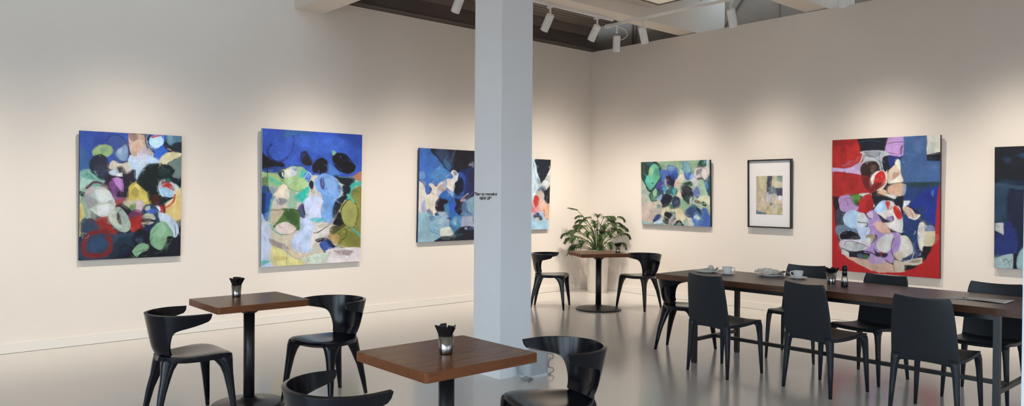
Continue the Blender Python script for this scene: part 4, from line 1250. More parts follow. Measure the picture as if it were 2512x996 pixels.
# ------------------------------------------------------------------ ceiling light panel
t = thing('ceiling_light_panel', 'square flat light panel in a dark frame set in the ceiling', 'ceiling light', (7.33, 5.78, CEIL))
b = bmesh.new()
for x0, x1, y0, y1 in ((-.6, .6, -.3, -.275), (-.6, .6, .275, .3), (-.6, -.575, -.275, .275), (.575, .6, -.275, .275)):
    add_box(b, x0, x1, y0, y1, -.02, 0)
obj('frame', b, M['steel_dark'], t)
obj('diffuser', box_bm(-.575, .575, -.275, .275, -.01, 0), M['panel_glow'], t)

# ------------------------------------------------------------------ track lighting
def track(name, label, p0, p1):
    p0, p1 = Vector(p0), Vector(p1)
    t = thing(name, label, 'light track', p0)
    d = p1 - p0
    if abs(d.x) > abs(d.y):
        obj('rail', box_bm(0, d.x, -.018, .018, 0, .03), M['white_metal'], t, bevel=.003)
        obj('end_cap', box_bm(d.x, d.x + .02, -.02, .02, -.002, .031), M['white_metal'], t)
    else:
        obj('rail', box_bm(-.018, .018, 0, d.y, 0, .03), M['white_metal'], t, bevel=.003)
        b = box_bm(-.026, .026, d.y, d.y + .12, -.012, .03)
        obj('feed_box', b, M['white_metal'], t, bevel=.006)
    return t
track('light_track', 'white light track along the beam edge, running parallel to the left wall', (4.35, 6.55, 3.80), (7.55, 6.55, 3.80))
track('light_track', 'long white light track crossing under the beams, parallel to the right wall', (7.785, 2.2, 3.80), (7.785, 6.74, 3.80))

def make_spot(label):
    t = thing('track_spotlight', label, 'spotlight', (0, 0, 3.80), 0, 'white track spotlights')
    b = bmesh.new()
    add_box(b, -.05, .05, -.014, .014, -.022, 0)
    obj('adapter', b, M['white_metal'], t, bevel=.003)
    b = bmesh.new()
    add_tube(b, [(0, 0, -.02), (0, 0, -.085)], .012, 10)
    add_tube(b, [(0, 0, -.085), (0, 0, -.115)], .017, 10)
    obj('stem', b, M['white_metal'], t, smooth=True)
    return t
HEAD = None
def head_parts(t, tilt):
    """a cylindrical head hanging from the stem, tilted towards local +x"""
    h = bpy.data.objects.new('head', None)
    b = lathe_bm([(.030, .02), (.046, .012), (.05, 0), (.05, -.05), (.0485, -.053), (.05, -.056), (.05, -.20), (.044, -.20), (.040, -.15)], 28, (0, 0, 0))
    ho = obj('head', b, M['white_metal'], t, smooth=True)
    for p in ho.data.polygons:
        p.use_smooth = True
    es = ho.modifiers.new('crisp', 'EDGE_SPLIT')
    ho.location = (0, 0, -.115)
    ho.rotation_euler = (0, -tilt, 0)
    le = obj('lens', lathe_bm([(.038, -.165), (.038, -.163)], 24), M['glow'], ho)
    bpy.data.objects.remove(h)
    return ho

def lamp(loc, target, power, cone=110, blend=1.0, col=(1.0, 0.90, 0.78), n=11.0, size=.035):
    ld = bpy.data.lights.new('spot_beam', 'SPOT')
    ld.energy = power
    ld.color = col
    ld.spot_size = math.radians(cone)
    ld.spot_blend = blend
    ld.shadow_soft_size = size
    # reflector profile: intensity falls off with the angle from the axis, as cos^n
    ld.use_nodes = True
    nt = ld.node_tree
    em = nt.nodes['Emission']
    tc = nt.nodes.new('ShaderNodeTexCoord')
    sp = nt.nodes.new('ShaderNodeSeparateXYZ')
    ab = nt.nodes.new('ShaderNodeMath'); ab.operation = 'ABSOLUTE'
    pw = nt.nodes.new('ShaderNodeMath'); pw.operation = 'POWER'
    pw.inputs[1].default_value = n
    nt.links.new(tc.outputs['Normal'], sp.inputs[0])
    nt.links.new(sp.outputs['Z'], ab.inputs[0])
    nt.links.new(ab.outputs[0], pw.inputs[0])
    nt.links.new(pw.outputs[0], em.inputs['Strength'])
    o = bpy.data.objects.new('spot_beam', ld)
    COL.objects.link(o)
    o.location = loc
    d = Vector(target) - Vector(loc)
    o.rotation_euler = d.to_track_quat('-Z', 'Y').to_euler()
    return o

SPOTS = [
    # x, y, heading (deg), aim point, label (None: the fixture itself is outside the frame), power
    (0.35, 6.55, 90, (0.35, 8.267, 0.6), None, 1.0),
    (2.12, 6.55, 90, (2.12, 8.267, 0.6), None, 1.0),
    (4.10, 6.55, 90, (4.10, 8.267, 0.6), None, 1.35),
    (5.05, 6.55, 90, (5.90, 8.267, 0.6), 'white track spotlight left of the column, cut by the top of the frame', 1.08),
    (6.42, 6.55, 90, (7.10, 8.267, 0.6), 'white track spotlight just right of the column, tilted left', 1.0),
    (7.27, 6.55, 90, (8.45, 8.267, 1.0), 'grey-white spotlight partly hidden behind the bright hanging one by the track end', 0.95),
    (7.785, 6.233, 12, (9.058, 6.50, 0.6), 'white spotlight on the long track above the green and blue painting', .95),
    (7.785, 4.916, 12, (9.058, 5.20, 0.6), 'white spotlight on the long track above the framed picture', 0.8),
    (7.785, 3.624, 0, (9.058, 3.62, 0.6), 'white spotlight above the red painting, cut by the top of the frame', 1.08),
    (7.785, 2.35, 0, (9.058, 2.20, 0.6), None, 1.0),
]
SPOT_W = 275
for x, y, hd, aim, label, pw in SPOTS:
    P = Vector((x, y, 3.80 - .115))
    d = (Vector(aim) - P).normalized()
    if label:
        t = make_spot(label)
        t.location = (x, y, 3.80)
        t.rotation_euler = (0, 0, math.radians(hd))
        head_parts(t, math.radians(34 if y == 6.55 else 28))
    lamp(P + d * .28, aim, SPOT_W * pw)
# the spare spotlight hanging straight down by the track end
t = make_spot('brightly lit white spotlight hanging straight down at the end of the long track')
t.location = (7.785, 6.66, 3.80)
t.rotation_euler = (0, 0, math.radians(48))
ho = head_parts(t, math.radians(14))
ho.location = (0, 0, -.16)
lamp((7.83, 6.75, 3.37), (8.66, 7.68, 0.35), SPOT_W * .85, n=9)
b = bmesh.new()
add_tube(b, smoothpath([(0, 0, -.02), (.0, -.10, -.06), (0, -.14, -.14), (0, -.06, -.2), (0, 0, -.17)], 6), .005, 6)
obj('cable', b, M['white_metal'], t, smooth=True)
# ------------------------------------------------------------------ paintings on the walls
TINT = (1.14, 1.06, 0.97)
def painting(label, wall, a0, w, z0, h, quad, base, text, sheets, side, seed, lean=0.035, depth=0.04, sat=0.93, marks=1.0, veil=0.7):
    img = paint_field(w, h, quad, base, text, sheets, tint=TINT, seed=seed, sat=sat, marks=marks, veil=veil)
    me = canvas_mesh('painting', w, h, depth, img, M['pigment'], M[side])
    o = bpy.data.objects.new('painting', me)
    COL.objects.link(o)
    th = lean / h
    if wall == 'left':
        o.location = (a0, WALL_L_Y - depth - 0.0006, z0)
        o.rotation_euler = (th, 0, 0)
    else:
        o.location = (WALL_R_X - depth - 0.0006, a0, z0)
        o.rotation_euler = (th, 0, -PI / 2)
    return tag(o, label, 'painting')

painting('leftmost abstract canvas, with black blob, green shapes and a red ring', 'left', 1.69, .945, .832, 1.26,
         [(193, 324), (440.1, 333), (443.5, 626.5), (201, 638.5)], '#1d2638', P1, P1_SHEETS, 'canvas_blue', 1)
painting('tall abstract canvas with deep blue top and pale lilac figure', 'left', 3.51, 1.275, .66, 1.57,
         [(640.5, 317), (884.3, 330), (885, 640.5), (642.5, 657)], '#c9bfae', P2, P2_SHEETS, 'canvas_pale', 2)
painting('blue abstract canvas with black top, touching the left edge of the white column', 'left', 5.645, .975, .863, 1.246,
         [(1027.5, 364), (1168, 370.2), (1168, 586), (1028.3, 594.5)], '#2a3350', P3, P3_SHEETS, 'canvas_blue', 3)
painting('mostly hidden canvas with red and peach pebbles, right behind the column', 'left', 7.11, .95, .977, 1.062,
         [(1225, 386.5), (1348.7, 393.4), (1344.6, 562.4), (1222, 570)], '#b9c6cf', P4, P4_SHEETS, 'canvas_dark', 4)
painting('abstract canvas of green, blue and cream pebble shapes above the end of the long table', 'right', 7.19, 1.205, 1.07, .935,
         [(1576, 397.8), (1744.5, 393), (1744.3, 556.5), (1572, 548.8)], '#a8b496', P5, P5_SHEETS, 'canvas_dark', 5, sat=0.80)
painting('large abstract canvas with red border and red ovals on the right wall', 'right', 4.25, 1.205, .605, 1.585,
         [(2045.8, 342.5), (2309.8, 331.3), (2303, 680), (2039.3, 660)], '#b51a1c', P7, P7_SHEETS, 'canvas_red', 7, marks=0.55, veil=.38)
painting('dark navy canvas with one white patch, cut by the right edge of the frame', 'right', 2.522, .975, .77, 1.262,
         [(2444, 361), (2729, 351), (2724, 675), (2436.5, 656)], '#1c2536', P8, P8_SHEETS, 'canvas_dark', 8, marks=0.4)

# framed work on paper
W6, H6, D6 = .618, .893, .045
t = thing('framed_picture', 'small collage in white mat and thin black frame, between the green and red paintings', 'framed picture',
          (WALL_R_X - D6 - .0006, 5.405, 1.09))
t.rotation_euler = (.02 / H6, 0, -PI / 2)
b = bmesh.new()
fw = .016
for x0, x1, z0, z1 in ((0, W6, 0, fw), (0, W6, H6 - fw, H6), (0, fw, fw, H6 - fw), (W6 - fw, W6, fw, H6 - fw)):
    add_box(b, x0, x1, 0, D6, z0, z1)
obj('frame', b, M['black_frame'], t)
obj('mat_board', box_bm(fw, W6 - fw, .022, D6 - .005, fw, H6 - fw), M['paper'], t)
aw, ah = .372, .500
img = paint_field(aw, ah, [(1856.1, 426.9), (1924.8, 425.5), (1923.7, 523.3), (1854.3, 521.5)], '#c5b9a0', P6, P6_SHEETS, step=0.0022, tint=TINT, seed=6)
me = canvas_mesh('artwork', aw, ah, .003, img, M['pigment'], M['paper'])
o = bpy.data.objects.new('artwork', me)
COL.objects.link(o)
o.parent = t
o.location = (.118, .0185, .178)
# ------------------------------------------------------------------ armchair with wrap-round back
def make_armchair(label):
    t = thing('armchair', label, 'chair', (0, 0, 0), 0, 'black moulded armchairs')
    pl = M['black_plastic']
    # back and arms: an outline in (arc length, height) bent round a U
    bot = [(.468, .690), (.455, .672), (.40, .655), (.33, .640), (.275, .629), (.245, .617), (.226, .598), (.213, .57), (.205, .53), (.20, .49), (.197, .455),
           (.14, .445), (.09, .44), (.045, .438), (0, .437)]
    ns = len(bot)
    top_s = [.47, .445, .41, .37, .33, .295, .262, .232, .202, .17, .14, .105, .07, .035, 0]
    half = []
    for (sb, zb), st in zip(bot, top_s):
        zt = .722 - .004 * (st / .47) ** 2
        half.append(((sb, zb), (st, zt)))
    cols = [((-a[0], a[1]), (-c[0], c[1])) for a, c in half] + [(a, c) for a, c in reversed(half[:-1])]
    def place(s, z):
        f = (z - .437) / (.722 - .437)
        f = max(0, min(1, f))
        a = .142 + (.243 - .142) * f ** .8
        d = .14 + .09 * f
        xb = -.195 - .055 * f
        Le = .375
        th = min(abs(s) / Le, 1) * PI / 2
        x = xb + d * (1 - math.cos(th)) + max(0, .51 - z) ** 2 * 5
        y = a * math.sin(th)
        if abs(s) > Le:
            x += abs(s) - Le
            y -= (abs(s) - Le) * .12
        return (x, math.copysign(y, s) if s else 0.0, z)
    rows = []
    nv = 9
    for k in range(nv):
        v = k / (nv - 1)
        rows.append([place(a[0] + (c[0] - a[0]) * v, a[1] + (c[1] - a[1]) * v) for a, c in cols])
    o = obj('backrest', grid_bm(rows), pl, t, smooth=True)
    add_solid(o, .021, 0.0, 1, .004)
    # seat shell
    prof = [(-.192, .070, .452), (-.16, .115, .446), (-.11, .165, .442), (-.03, .200, .442), (.06, .218, .446), (.14, .222, .450), (.20, .215, .449), (.232, .198, .441), (.244, .182, .428)]
    rows = []
    for x, w, z in prof:
        r = []
        for k in range(11):
            q = -1 + 2 * k / 10
            r.append((x - .018 * q * q * (1 if x > .1 else 0), w * q, z + .012 * (q * q) - (.012 * abs(q) ** 6)))
        rows.append(r)
    o = obj('seat', grid_bm(rows), pl, t, smooth=True)
    add_solid(o, .034, -1.0, 1, .005)
    for p in o.data.polygons:
        pass
    for s in (1, -1):
        b = bmesh.new()
        loft_rect(b, [((.128, s * .165, .440), .20, .085), ((.152, s * .178, .422), .15, .074), ((.171, s * .188, .398), .108, .064), ((.184, s * .197, .36), .078, .054), ((.193, s * .205, .31), .060, .047),
                      ((.204, s * .217, .22), .047, .040), ((.216, s * .231, .11), .036, .031), ((.226, s * .243, .0), .024, .022)])
        obj('leg', b, pl, t, smooth=True)
        b = bmesh.new()
        loft_rect(b, [((-.098, s * .072, .440), .16, .080), ((-.124, s * .075, .420), .125, .074), ((-.141, s * .080, .395), .10, .066), ((-.155, s * .088, .36), .078, .057), ((-.168, s * .098, .31), .062, .049),
                      ((-.194, s * .114, .22), .048, .040), ((-.216, s * .125, .11), .036, .031), ((-.235, s * .135, .0), .024, .022)])
        obj('leg', b, pl, t, smooth=True)
    return t

arm_spots = [
    (1.685, 5.125, 1, 'black moulded armchair at the left of the bistro table nearest the leftmost canvas'),
    (2.665, 5.01, 196, 'black armchair between the two front bistro tables, back turned to the column'),
    (1.55, 2.77, 0, 'black armchair seen from behind at the bottom edge, its curved back and arms showing'),
    (2.76, 2.75, 166, 'glossy black armchair right of the nearest bistro table, seat reflecting the wall'),
    (7.045, 7.157, -55, 'black armchair just right of the column, left of the far bistro table'),
    (7.937, 6.32, 178, 'black armchair right of the far bistro table, in front of the plant corner'),
    (6.09, 4.33, -78, 'black armchair at the far head of the long dark table'),
]
proto = None
for x, y, hd, lab in arm_spots:
    if proto is None:
        proto = make_armchair(lab)
        proto.location = (x, y, 0)
        proto.rotation_euler = (0, 0, math.radians(hd))
    else:
        dup(proto, (x, y, 0), math.radians(hd), lab)

# ------------------------------------------------------------------ side chair with flat curved back
def make_side_chair(label):
    t = thing('side_chair', label, 'chair', (0, 0, 0), 0, 'anthracite side chairs at the long table')
    pl = M['grey_plastic']
    rows = []
    for k in range(12):
        v = k / 11
        z = .375 + (.846 - .375) * v
        w = .212 - .004 * v - .026 * v ** 2.2
        if v > .9:
            w -= .010 * ((v - .9) / .1) ** 2
        r = []
        for j in range(13):
            q = -1 + 2 * j / 12
            x = -.198 - .066 * v - .022 * (1 - q * q) * (.35 + .65 * v)
            zz = z + (.018 * (1 - q * q) if k == 0 else 0) + (-.012 * (1 - q * q) if k == 11 else 0)
            if k == 0:
                zz += .012 - .03 * abs(q) ** 8
            r.append((x, w * q, zz))
        rows.append(r)
    o = obj('backrest', grid_bm(rows), pl, t, smooth=True)
    add_solid(o, .016, 0.0, 1, .003)
    prof = [(-.215, .200, .428), (-.15, .203, .424), (-.06, .207, .424), (.04, .210, .432), (.12, .211, .442), (.18, .210, .446), (.212, .205, .442), (.226, .198, .430)]
    rows = [[(x, w * q, z + .010 * q * q) for q in [-1 + 2 * k / 10 for k in range(11)]] for x, w, z in prof]
    o = obj('seat', grid_bm(rows), pl, t, smooth=True)
    add_solid(o, .026, -1.0, 1, .004)
    for s in (1, -1):
        b = bmesh.new()
        loft_rect(b, [((.180, s * .183, .432), .085, .055), ((.196, s * .194, .40), .055, .042), ((.202, s * .199, .33), .043, .036), ((.207, s * .206, .18), .034, .030), ((.212, s * .214, 0), .022, .020)])
        obj('leg', b, pl, t, smooth=True)
        b = bmesh.new()
        loft_rect(b, [((-.206, s * .180, .44), .05, .062), ((-.205, s * .187, .40), .052, .054), ((-.206, s * .194, .34), .046, .042), ((-.214, s * .204, .18), .036, .032), ((-.226, s * .214, 0), .022, .020)])
        obj('leg', b, pl, t, smooth=True)
    return t

side_spots = [
    (5.63, 3.578, -7.5, 'anthracite side chair on the near side of the long table, closest to the far end'),
    (5.716, 2.737, -11.5, 'middle anthracite side chair on the near side of the long table'),
    (5.60, 1.905, -1, 'largest-looking anthracite side chair with its back to us, near the right edge'),
    (6.648, 3.461, 190, 'dark side chair across the long table, behind the second coffee cup'),
    (6.34, 2.68, 173, 'dark side chair across the long table, beneath the red painting'),
    (6.40, 1.85, 180, 'dark side chair across the long table, behind the loose paper sheets'),
]
proto = None
for x, y, hd, lab in side_spots:
    if proto is None:
        proto = make_side_chair(lab)
        proto.location = (x, y, 0)
        proto.rotation_euler = (0, 0, math.radians(hd))
    else:
        dup(proto, (x, y, 0), math.radians(hd), lab)

# ------------------------------------------------------------------ bistro tables
BT = .75
def make_bistro(label, ly, br=.30):
    t = thing('bistro_table', label, 'table', (0, 0, 0), 0, 'square wooden bistro tables')
    b = bmesh.new()
    add_box(b, -.325, .325, -ly / 2, ly / 2, BT - .045, BT)
    es = [e for e in b.edges if abs(e.verts[0].co.z - e.verts[1].co.z) > .01]
    bmesh.ops.bevel(b, geom=es, offset=.022, segments=4, affect='EDGES', profile=.5)
    es = [e for e in b.edges if abs(e.verts[0].co.z - e.verts[1].co.z) < 1e-5 and len(e.link_faces) == 2 and e.calc_face_angle(0) > 1]
    bmesh.ops.bevel(b, geom=es, offset=.003, segments=2, affect='EDGES', profile=.5)
    for f in b.faces:
        f.material_index = 0 if f.normal.z > .7 else 1
    obj('tabletop', b, [M['bistro_wood'], M['bistro_edge']], t)
    b = box_bm(-.16, .16, -.03, .03, BT - .062, BT - .045)
    add_box(b, -.03, .03, -.16, .16, BT - .062, BT - .045)
    add_lathe(b, [(.05, BT - .095), (.085, BT - .062)], 20)
    obj('mounting_plate', b, M['black_metal'], t)
    obj('pole', lathe_bm([(.038, .02), (.038, BT - .09)], 28), M['black_metal'], t, smooth=True)
    prof = [(br, 0), (br + .002, .008), (br - .002, .016), (br - .03, .022), (.12, .032), (.06, .046), (.05, .06), (.038, .062)]
    obj('base', lathe_bm(prof, 48), M['black_metal'], t, smooth=True)
    return t
b1 = make_bistro('square wooden bistro table in front of the leftmost canvas', .56, .25)
b1.location = (2.13, 5.19, 0)
b2 = make_bistro('nearest square wooden bistro table in front of the white column', .585, .30)
b2.location = (2.135, 2.865, 0)
b3 = dup(b2, (7.40, 6.61, 0), math.radians(-29), 'small far bistro table between two armchairs in the plant corner')

# metal cups of black sachets
def cup_with_sachets(loc, r, h, n, rise, label, which, seed, lean=.35):
    rr = random.Random(seed)
    t = thing('metal_cup', label, 'cup', loc, 0, 'brushed metal cups')
    b = bmesh.new()
    prof = [(r * .80, 0), (r * .82, .003), (r, h), (r * .95, h), (r * .78, .006)]
    add_lathe(b, prof, 32)
    obj('cup_wall', b, M['chrome'], t, smooth=True)
    for k in range(n):
        a = 2 * PI * k / n + rr.uniform(-.2, .2)
        ring = .60 if k % 3 else .25
        b = bmesh.new()
        L = h * .9 + rise * rr.uniform(.8, 1.05)
        wv, tv = r * .36, r * .07
        segs = 6
        prev = None
        tw = rr.uniform(-.6, .6)
        for i in range(segs + 1):
            f = i / segs
            out = (.35 * ring + f * f * lean * 1.15 + f * .2 * ring) * r * 1.6
            cx, cy, cz = out * math.cos(a), out * math.sin(a), .008 + L * f - .15 * L * f * f * lean
            ta = a + PI / 2 + tw * f
            ux, uy = math.cos(ta), math.sin(ta)
            nx_, ny_ = -uy, ux
            ww = wv * (.7 + .45 * f)
            vs = [b.verts.new((cx + ux * p * ww + nx_ * q * tv, cy + uy * p * ww + ny_ * q * tv, cz)) for p, q in ((-1, -1), (1, -1), (1, 1), (-1, 1))]
            if prev:
                for j in range(4):
                    b.faces.new((prev[j], prev[(j + 1) % 4], vs[(j + 1) % 4], vs[j]))
            else:
                b.faces.new(vs)
            prev = vs
        b.faces.new(prev)
        o = obj('sachet', b, M['sachet'], None, smooth=False)
        o.location = loc
        tag(o, 'black paper sachet standing in ' + which, 'sachet', 'black sachets in ' + which)
    return t
cup_with_sachets((2.106, 5.36, BT), .036, .085, 12, .062, 'metal cup of black sachets on the bistro table before the leftmost canvas', 'the metal cup on the bistro table before the leftmost canvas', 3, .45)
cup_with_sachets((2.107, 2.834, BT), .038, .086, 12, .058, 'metal cup of black sachets on the nearest bistro table', 'the metal cup on the nearest bistro table', 4, .35)
cup_with_sachets((7.585, 6.44, BT), .038, .086, 8, .045, 'small metal cup on the far bistro table in the plant corner', 'the metal cup on the far bistro table', 5, .4)
LT = .775
cup_with_sachets((6.14, 2.90, LT), .040, .095, 9, .05, 'metal cup of black sachets on the long table beside the shaker', 'the metal cup on the long table', 6, .4)

# ------------------------------------------------------------------ long table
t = thing('long_table', 'long dark timber table on a black metal frame along the right wall', 'table', (0, 0, 0))
X0, X1, Y0, Y1 = 5.645, 6.445, 1.25, 4.33
b = bmesh.new()
nyy = 60
pr = random.Random(5)
outline = []
ring_t, ring_b = [], []
pts = []
for k in range(nyy + 1):
    y = Y0 + (Y1 - Y0) * k / nyy
    pts.append((X0 + .006 * math.sin(7 * y) + .004 * math.sin(19 * y + 1), y))
for k in range(nyy, -1, -1):
    y = Y0 + (Y1 - Y0) * k / nyy
    pts.append((X1 + .006 * math.sin(6 * y + 2) + .004 * math.sin(17 * y), y))
top = [b.verts.new((x, y, LT)) for x, y in pts]
botv = [b.verts.new((x + (.006 if x < 6 else -.006), y, LT - .05)) for x, y in pts]
b.faces.new(top)
b.faces.new(list(reversed(botv)))
n = len(pts)
for k in range(n):
    b.faces.new((top[k], botv[k], botv[(k + 1) % n], top[(k + 1) % n]))
obj('tabletop', b, M['dark_wood'], t, bevel=.004)
for y in (1.57, 3.94):
    for x in (5.70, 6.40):
        b = box_bm(x - .02, x + .02, y - .02, y + .02, .012, LT - .05)
        add_lathe(b, [(.026, 0), (.026, .012)], 16, (x, y, 0))
        obj('leg', b, M['black_metal'], t)
    obj('crossbar', box_bm(5.72, 6.38, y - .014, y + .014, .195, .225), M['black_metal'], t)
obj('stretcher', box_bm(6.012, 6.042, 1.584, 3.926, .193, .223), M['black_metal'], t)
for x in (5.70, 6.40):
    obj('apron', box_bm(x - .015, x + .015, 1.59, 3.92, LT - .085, LT - .05), M['black_metal'], t)

# crockery
def saucer(loc, label, r=.075):
    o = obj('saucer', lathe_bm([(r * .5, 0), (r * .55, .003), (r, .014), (r * .99, .017), (r * .5, .007), (.001, .006)], 36), M['china'], None, smooth=True)
    o.location = loc
    return tag(o, label, 'saucer')
def cup(loc, label, rz):
    t = thing('coffee_cup', label, 'cup', loc, rz, 'white coffee cups')
    obj('bowl', lathe_bm([(.022, 0), (.026, .003), (.036, .02), (.042, .045), (.044, .064), (.041, .064), (.038, .045), (.02, .008)], 32), M['china'], t, smooth=True)
    b = bmesh.new()
    add_tube(b, smoothpath([(.040, 0, .054), (.060, 0, .056), (.068, 0, .040), (.058, 0, .022), (.038, 0, .020)], 5), .005, 8)
    obj('handle', b, M['china'], t, smooth=True)
    return t
def dish(loc, label, r=.115):
    o = obj('plate', lathe_bm([(r * .6, 0), (r * .63, .004), (r, .016), (r * .985, .019), (r * .6, .009), (.001, .008)], 40), M['china'], None, smooth=True)
    o.location = loc
    return tag(o, label, 'plate')
def napkin(loc, label, size, peak, seed, flat=False):
    rr = np.random.default_rng(seed)
    n = 15
    z1 = fbm((n, n), (3, 3), seed, 3)
    rows = []
    for i in range(n):
        r = []
        for j in range(n):
            u, v = i / (n - 1) * 2 - 1, j / (n - 1) * 2 - 1
            d = math.hypot(u, v)
            zz = max(0, .5 + z1[i, j]) * peak * (1 - .55 * min(1, d)) + .004
            r.append((u * size * (1 + .3 * z1[j, i]), v * size * .8 * (1 + .3 * z1[i, j]), zz))
        rows.append(r)
    o = obj('napkin', grid_bm(rows), M['napkin'], None, smooth=False)
    o.location = loc
    add_solid(o, .0015, 1.0, 0)
    return tag(o, label, 'napkin')
dish((6.12, 4.10, LT), 'white plate with a crumpled napkin, nearest the far end of the long table')
napkin((6.15, 4.06, LT + .010), 'peaked white napkin crumpled on the plate at the far end', .055, .075, 21)
saucer((6.10, 3.865, LT), 'white saucer beside the plate at the far end of the long table')
cup((6.10, 3.865, LT + .007), 'white coffee cup beside the plate at the far end of the long table', math.radians(-50))
dish((6.30, 3.54, LT), 'white plate under a spread napkin in the middle of the long table', .12)
napkin((6.30, 3.53, LT + .012), 'spread crumpled napkin covering the plate between the two coffee cups', .13, .085, 24)
saucer((6.29, 3.27, LT), 'white saucer on the long table before the chair across', .078)
cup((6.29, 3.27, LT + .007), 'white coffee cup in front of a dark chair back, left of the metal cup', math.radians(130))
# shaker
t = thing('shaker', 'clear glass shaker with black cap and white contents on the long table', 'shaker', (6.02, 2.735, LT))
g = bpy.data.materials.new('clear_glass')
g.use_nodes = True
gb = g.node_tree.nodes['Principled BSDF']
gb.inputs['Transmission Weight'].default_value = 1.0
gb.inputs['Roughness'].default_value = .05
gb.inputs['Base Color'].default_value = (.85, .87, .87, 1)
obj('contents', lathe_bm([(.0225, .004), (.0225, .038), (.001, .042)], 24), M['paper'], t, smooth=True)
obj('glass_body', lathe_bm([(.026, 0), (.027, .004), (.027, .045), (.022, .075), (.017, .092), (.016, .094), (.0145, .092), (.019, .075), (.0238, .045), (.0238, .003)], 28), g, t, smooth=True)
obj('cap', lathe_bm([(.017, .094), (.0195, .096), (.0195, .118), (.017, .124), (.021, .140), (.023, .155), (.018, .168), (.004, .173)], 28), M['black_plastic'], t, smooth=True)
# loose sheets of paper
def sheet(pts, z, label):
    b = bmesh.new()
    n = 8
    rows = []
    for i in range(n + 1):
        r = []
        for j in range(n + 1):
            u, v = i / n, j / n
            x = (pts[0][0] * (1 - u) + pts[1][0] * u) * (1 - v) + (pts[3][0] * (1 - u) + pts[2][0] * u) * v
            y = (pts[0][1] * (1 - u) + pts[1][1] * u) * (1 - v) + (pts[3][1] * (1 - u) + pts[2][1] * u) * v
            r.append((x, y, z + .0015 * math.sin(6 * u + 2) * math.sin(5 * v) + .0016))
        rows.append(r)
    o = obj('paper_sheet', grid_bm(rows), M['print_paper'], None, smooth=True)
    add_solid(o, .0006, 1.0, 0)
    return tag(o, label, 'paper', 'paper sheets on the long table')
sheet([(6.09, 1.90), (6.136, 1.585), (5.92, 1.585), (5.95, 1.83)], LT + .004, 'larger white printed sheet on the long table near the frame edge')
sheet([(6.07, 1.965), (6.10, 1.80), (5.975, 1.79), (5.93, 1.93)], LT, 'smaller white sheet slipped under the left end of the larger one')

# ------------------------------------------------------------------ grey box and cable by the column
t = thing('floor_box', 'grey rounded housing standing on the floor against the white column', 'box', (4.27, 4.525, 0), 0)
b = box_bm(-.135, .125, -.07, .07, .012, .205)
es = [e for e in b.edges if abs(e.verts[0].co.z - e.verts[1].co.z) > .1]
bmesh.ops.bevel(b, geom=es, offset=.05, segments=6, affect='EDGES', profile=.5)
obj('housing', b, M['grey_box'], t, smooth=False, bevel=.006)
b = box_bm(-.14, .13, -.074, .074, 0, .022)
es = [e for e in b.edges if abs(e.verts[0].co.z - e.verts[1].co.z) > .01]
bmesh.ops.bevel(b, geom=es, offset=.05, segments=6, affect='EDGES', profile=.5)
o = obj('base_rim', b, mat('pale_rim', '#c9ced2', .3), t)
o['label'] = 'paler base rim'
b = bmesh.new()
add_tube(b, smoothpath([(4.10, 4.56, .10), (4.09, 4.50, .02), (4.12, 4.44, .006), (4.16, 4.42, .006), (4.11, 4.41, .03), (4.08, 4.45, .006), (4.13, 4.47, .02), (4.14, 4.42, .006), (4.07, 4.38, .006)], 7), .005, 6)
o = obj('power_cable', b, M['cable'], None, smooth=True)
tag(o, 'tangle of grey cable on the floor left of the grey housing', 'cable')
b = bmesh.new()
add_tube(b, smoothpath([(4.395, 4.50, .17), (4.43, 4.47, .165), (4.44, 4.47, .13), (4.41, 4.48, .12), (4.40, 4.48, .06), (4.43, 4.46, .05), (4.435, 4.46, .02), (4.40, 4.47, .006), (4.36, 4.42, .006)], 7), .005, 6)
o = obj('power_cable', b, M['cable'], None, smooth=True)
tag(o, 'looped grey cable at the right side of the grey housing', 'cable')

# ------------------------------------------------------------------ potted plant in the corner
PC = (8.735, 7.83)
t = thing('potted_plant', 'leafy green plant in a tall white pot in the wall corner', 'plant', (PC[0], PC[1], 0), 0)
obj('pot', lathe_bm([(.148, 0), (.152, .01), (.178, .62), (.182, .66), (.172, .66), (.166, .60)], 40), M['pot'], t, smooth=True)
obj('soil', lathe_bm([(.166, .58), (.1665, .605)], 32), M['soil'], t)
rr = random.Random(12)

